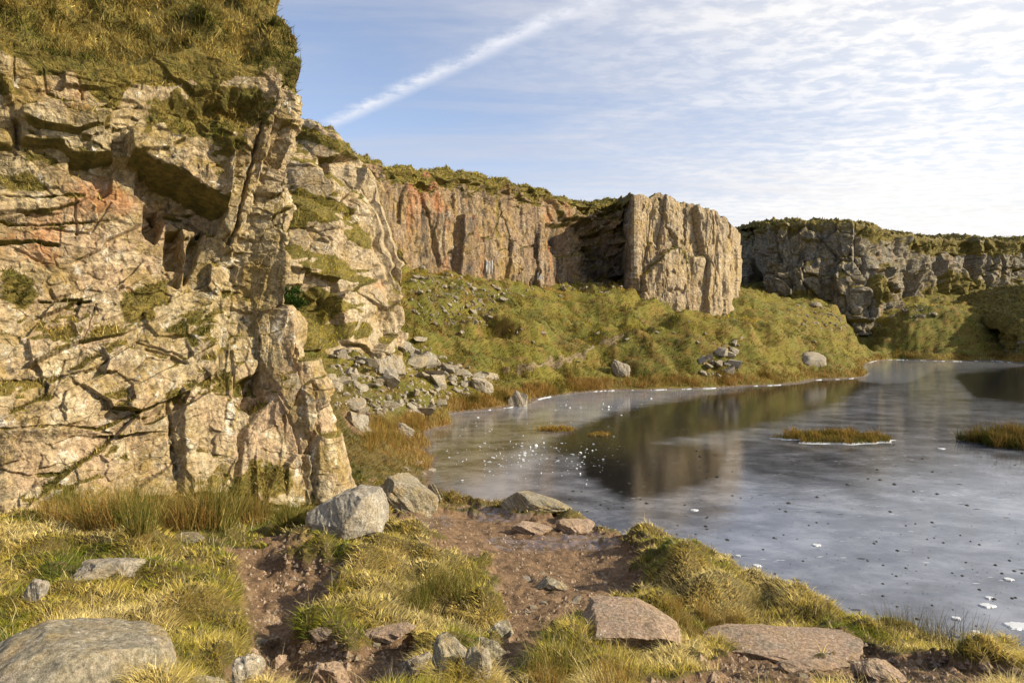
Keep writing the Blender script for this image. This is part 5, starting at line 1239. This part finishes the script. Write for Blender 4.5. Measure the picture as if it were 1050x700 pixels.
# ---------------------------------------------------------------- light, sky, camera
def build_world():
    w = bpy.data.worlds.new('World'); scene.world = w; w.use_nodes = True
    t = w.node_tree; t.nodes.clear()
    def n(typ, **kw):
        x = t.nodes.new(typ)
        for k, v in kw.items(): setattr(x, k, v)
        return x
    def l(a, b): t.links.new(a, b)
    def put(s, v):
        if hasattr(v, 'is_output'): l(v, s)
        else: s.default_value = v
    def m(op, a, b=0.0, c=False):
        x = n('ShaderNodeMath', operation=op, use_clamp=c); put(x.inputs[0], a); put(x.inputs[1], b); return x.outputs[0]
    def ramp(f, a, b, lo=0.0, hi=1.0):
        x = n('ShaderNodeMapRange', interpolation_type='SMOOTHSTEP'); put(x.inputs[0], f)
        for i, v in enumerate((a, b, lo, hi)): x.inputs[i + 1].default_value = v
        return x.outputs[0]
    def mix(f, a, b):
        x = n('ShaderNodeMix', data_type='RGBA'); put(x.inputs[0], f)
        for s, v in ((x.inputs[6], a), (x.inputs[7], b)): put(s, v if hasattr(v, 'is_output') else (*v, 1))
        return x.outputs[2]
    out = n('ShaderNodeOutputWorld'); bg = n('ShaderNodeBackground'); l(bg.outputs[0], out.inputs[0])
    sky = n('ShaderNodeTexSky', sky_type='NISHITA'); sky.sun_disc = False
    sky.sun_elevation = R(SUN_EL); sky.sun_rotation = R(SUN_AZ); sky.altitude = 400; sky.air_density = 1.0; sky.dust_density = 0.6; sky.ozone_density = 2.0
    tc = n('ShaderNodeTexCoord'); sp = n('ShaderNodeSeparateXYZ'); l(tc.outputs['Generated'], sp.inputs[0])
    x, y, z = sp.outputs
    zz = m('ADD', m('MAXIMUM', z, 0.0), 0.05)
    u = m('DIVIDE', x, zz); v = m('DIVIDE', y, zz)
    cb = n('ShaderNodeCombineXYZ'); l(u, cb.inputs[0]); l(v, cb.inputs[1])
    def noise(vec, scale, detail, rough, dist=0.0):
        q = n('ShaderNodeTexNoise'); l(vec, q.inputs[0]); q.inputs['Scale'].default_value = scale; q.inputs['Detail'].default_value = detail
        q.inputs['Roughness'].default_value = rough; q.inputs['Distortion'].default_value = dist; return q.outputs['Fac']
    def mapv(scale, rot=0.0, loc=(0, 0, 0)):
        q = n('ShaderNodeMapping'); l(cb.outputs[0], q.inputs[0]); q.inputs['Scale'].default_value = scale; q.inputs['Rotation'].default_value = (0, 0, rot); q.inputs['Location'].default_value = loc
        return q.outputs[0]
    cirrus = noise(mapv((0.35, 1.6, 1), R(48)), 1.1, 9, 0.62, 0.7)
    veil = noise(mapv((0.5, 0.8, 1), R(20), (4, 2, 0)), 0.45, 5, 0.55, 0.3)
    puff = noise(mapv((1.0, 1.5, 1), R(30), (1, 8, 0)), 9.0, 5, 0.6, 0.25)
    big = noise(mapv((0.6, 1.0, 1), R(35), (7, 3, 0)), 0.8, 5, 0.6, 0.5)
    # azimuth: thin on the left, a bright sheet to the right
    az = m('DIVIDE', x, m('ADD', m('ABSOLUTE', y), 0.001))
    right = ramp(m('ADD', az, m('MULTIPLY', m('SUBTRACT', big, 0.5), 0.9)), -0.22, 0.62)
    low = ramp(z, 0.30, 0.06)
    cov = m('ADD', m('MULTIPLY', ramp(cirrus, 0.40, 0.72), 0.46), m('MULTIPLY', ramp(veil, 0.3, 0.7), 0.22))
    cov = m('ADD', cov, m('MULTIPLY', low, 0.42))
    cov = m('ADD', cov, m('MULTIPLY', right, m('ADD', 0.48, m('MULTIPLY', ramp(puff, 0.38, 0.62), 0.32))), True)
    # contrail: a straight line across the cloud plane
    def plane(px, py):
        d = np.array([(px - CX) / F, 1.0, (HY - py) / F]); d /= np.linalg.norm(d); return d[:2] / (d[2] + 0.05)
    a, b = plane(338, 128), plane(606, 2)
    dv = (b - a) / np.linalg.norm(b - a); nv = np.array([-dv[1], dv[0]])
    dist = m('ADD', m('MULTIPLY', m('SUBTRACT', u, float(a[0])), float(nv[0])), m('MULTIPLY', m('SUBTRACT', v, float(a[1])), float(nv[1])))
    along = m('ADD', m('MULTIPLY', m('SUBTRACT', u, float(a[0])), float(dv[0])), m('MULTIPLY', m('SUBTRACT', v, float(a[1])), float(dv[1])))
    fray = noise(mapv((1, 1, 1), 0, (3, 3, 0)), 9.0, 6, 0.65)
    wob = m('ADD', m('ABSOLUTE', m('ADD', dist, m('MULTIPLY', m('SUBTRACT', fray, 0.5), 0.08))), 0.0)
    trail = m('MULTIPLY', ramp(wob, 0.070, -0.015), m('MULTIPLY', ramp(along, -0.35, 0.25), ramp(fray, 0.30, 0.62, 0.25, 1.0)))
    bright = m('ADD', 0.76, m('MULTIPLY', right, 0.33))
    bright = m('ADD', bright, m('MULTIPLY', m('MULTIPLY', right, ramp(puff, 0.35, 0.65, -0.5, 0.5)), 0.10))
    grey = m('MULTIPLY', ramp(noise(mapv((0.25, 1.2, 1), R(80), (2, 9, 0)), 1.4, 5, 0.55), 0.45, 0.7), m('MULTIPLY', ramp(z, 0.2, 0.08), 0.22))
    bright = m('SUBTRACT', bright, grey)
    white = mix(right, (0.86, 0.88, 1.0), (1.0, 0.985, 0.97))
    vs = n('ShaderNodeVectorMath', operation='SCALE'); l(white, vs.inputs[0]); l(m('MULTIPLY', bright, CLOUD), vs.inputs['Scale'])
    hs = n('ShaderNodeMix', data_type='RGBA', blend_type='MULTIPLY'); hs.inputs[0].default_value = 1.0
    l(sky.outputs[0], hs.inputs[6]); hs.inputs[7].default_value = (*SKYTINT, 1)
    col = mix(m('MINIMUM', cov, 0.97), hs.outputs[2], vs.outputs[0])
    tv = n('ShaderNodeVectorMath', operation='SCALE'); tv.inputs[0].default_value = (0.93, 0.94, 1.0); tv.inputs['Scale'].default_value = CLOUD * 1.05
    col = mix(m('MULTIPLY', trail, 0.95), col, tv.outputs[0])
    l(col, bg.inputs[0]); bg.inputs[1].default_value = 0.12
CLOUD = 4.8
SKYTINT = (1.32, 1.12, 1.06)
build_world()
sd = bpy.data.lights.new('sun', 'SUN'); sd.energy = 5.0; sd.angle = R(0.6); sd.color = (1.0, 0.87, 0.66)
so = bpy.data.objects.new('sun', sd); COL.objects.link(so)
so.rotation_euler = (R(90 - SUN_EL), 0, R(180 - SUN_AZ) )
cd = bpy.data.cameras.new('camera'); cam = bpy.data.objects.new('camera', cd); COL.objects.link(cam)
cam.location = (0, 0, H); cam.rotation_euler = (R(90), 0, 0)
cd.sensor_width = 36.0; cd.lens = 36.0 * F / 1050.0; cd.shift_y = -10.0 / 1050.0
cd.clip_start = 0.1; cd.clip_end = 4000
scene.camera = cam
scene.view_settings.view_transform = 'Standard'; scene.view_settings.look = 'None'
scene.view_settings.exposure = 0.72; scene.view_settings.gamma = 1.0; scene.view_settings.use_curve_mapping = False
scene.cycles.max_bounces = 6; scene.cycles.diffuse_bounces = 3; scene.cycles.glossy_bounces = 3; scene.cycles.transparent_max_bounces = 4
scene.cycles.use_denoising = True
scene.cycles.use_adaptive_sampling = True; scene.cycles.adaptive_threshold = 0.015
print('total', round(time.time() - T0, 1))
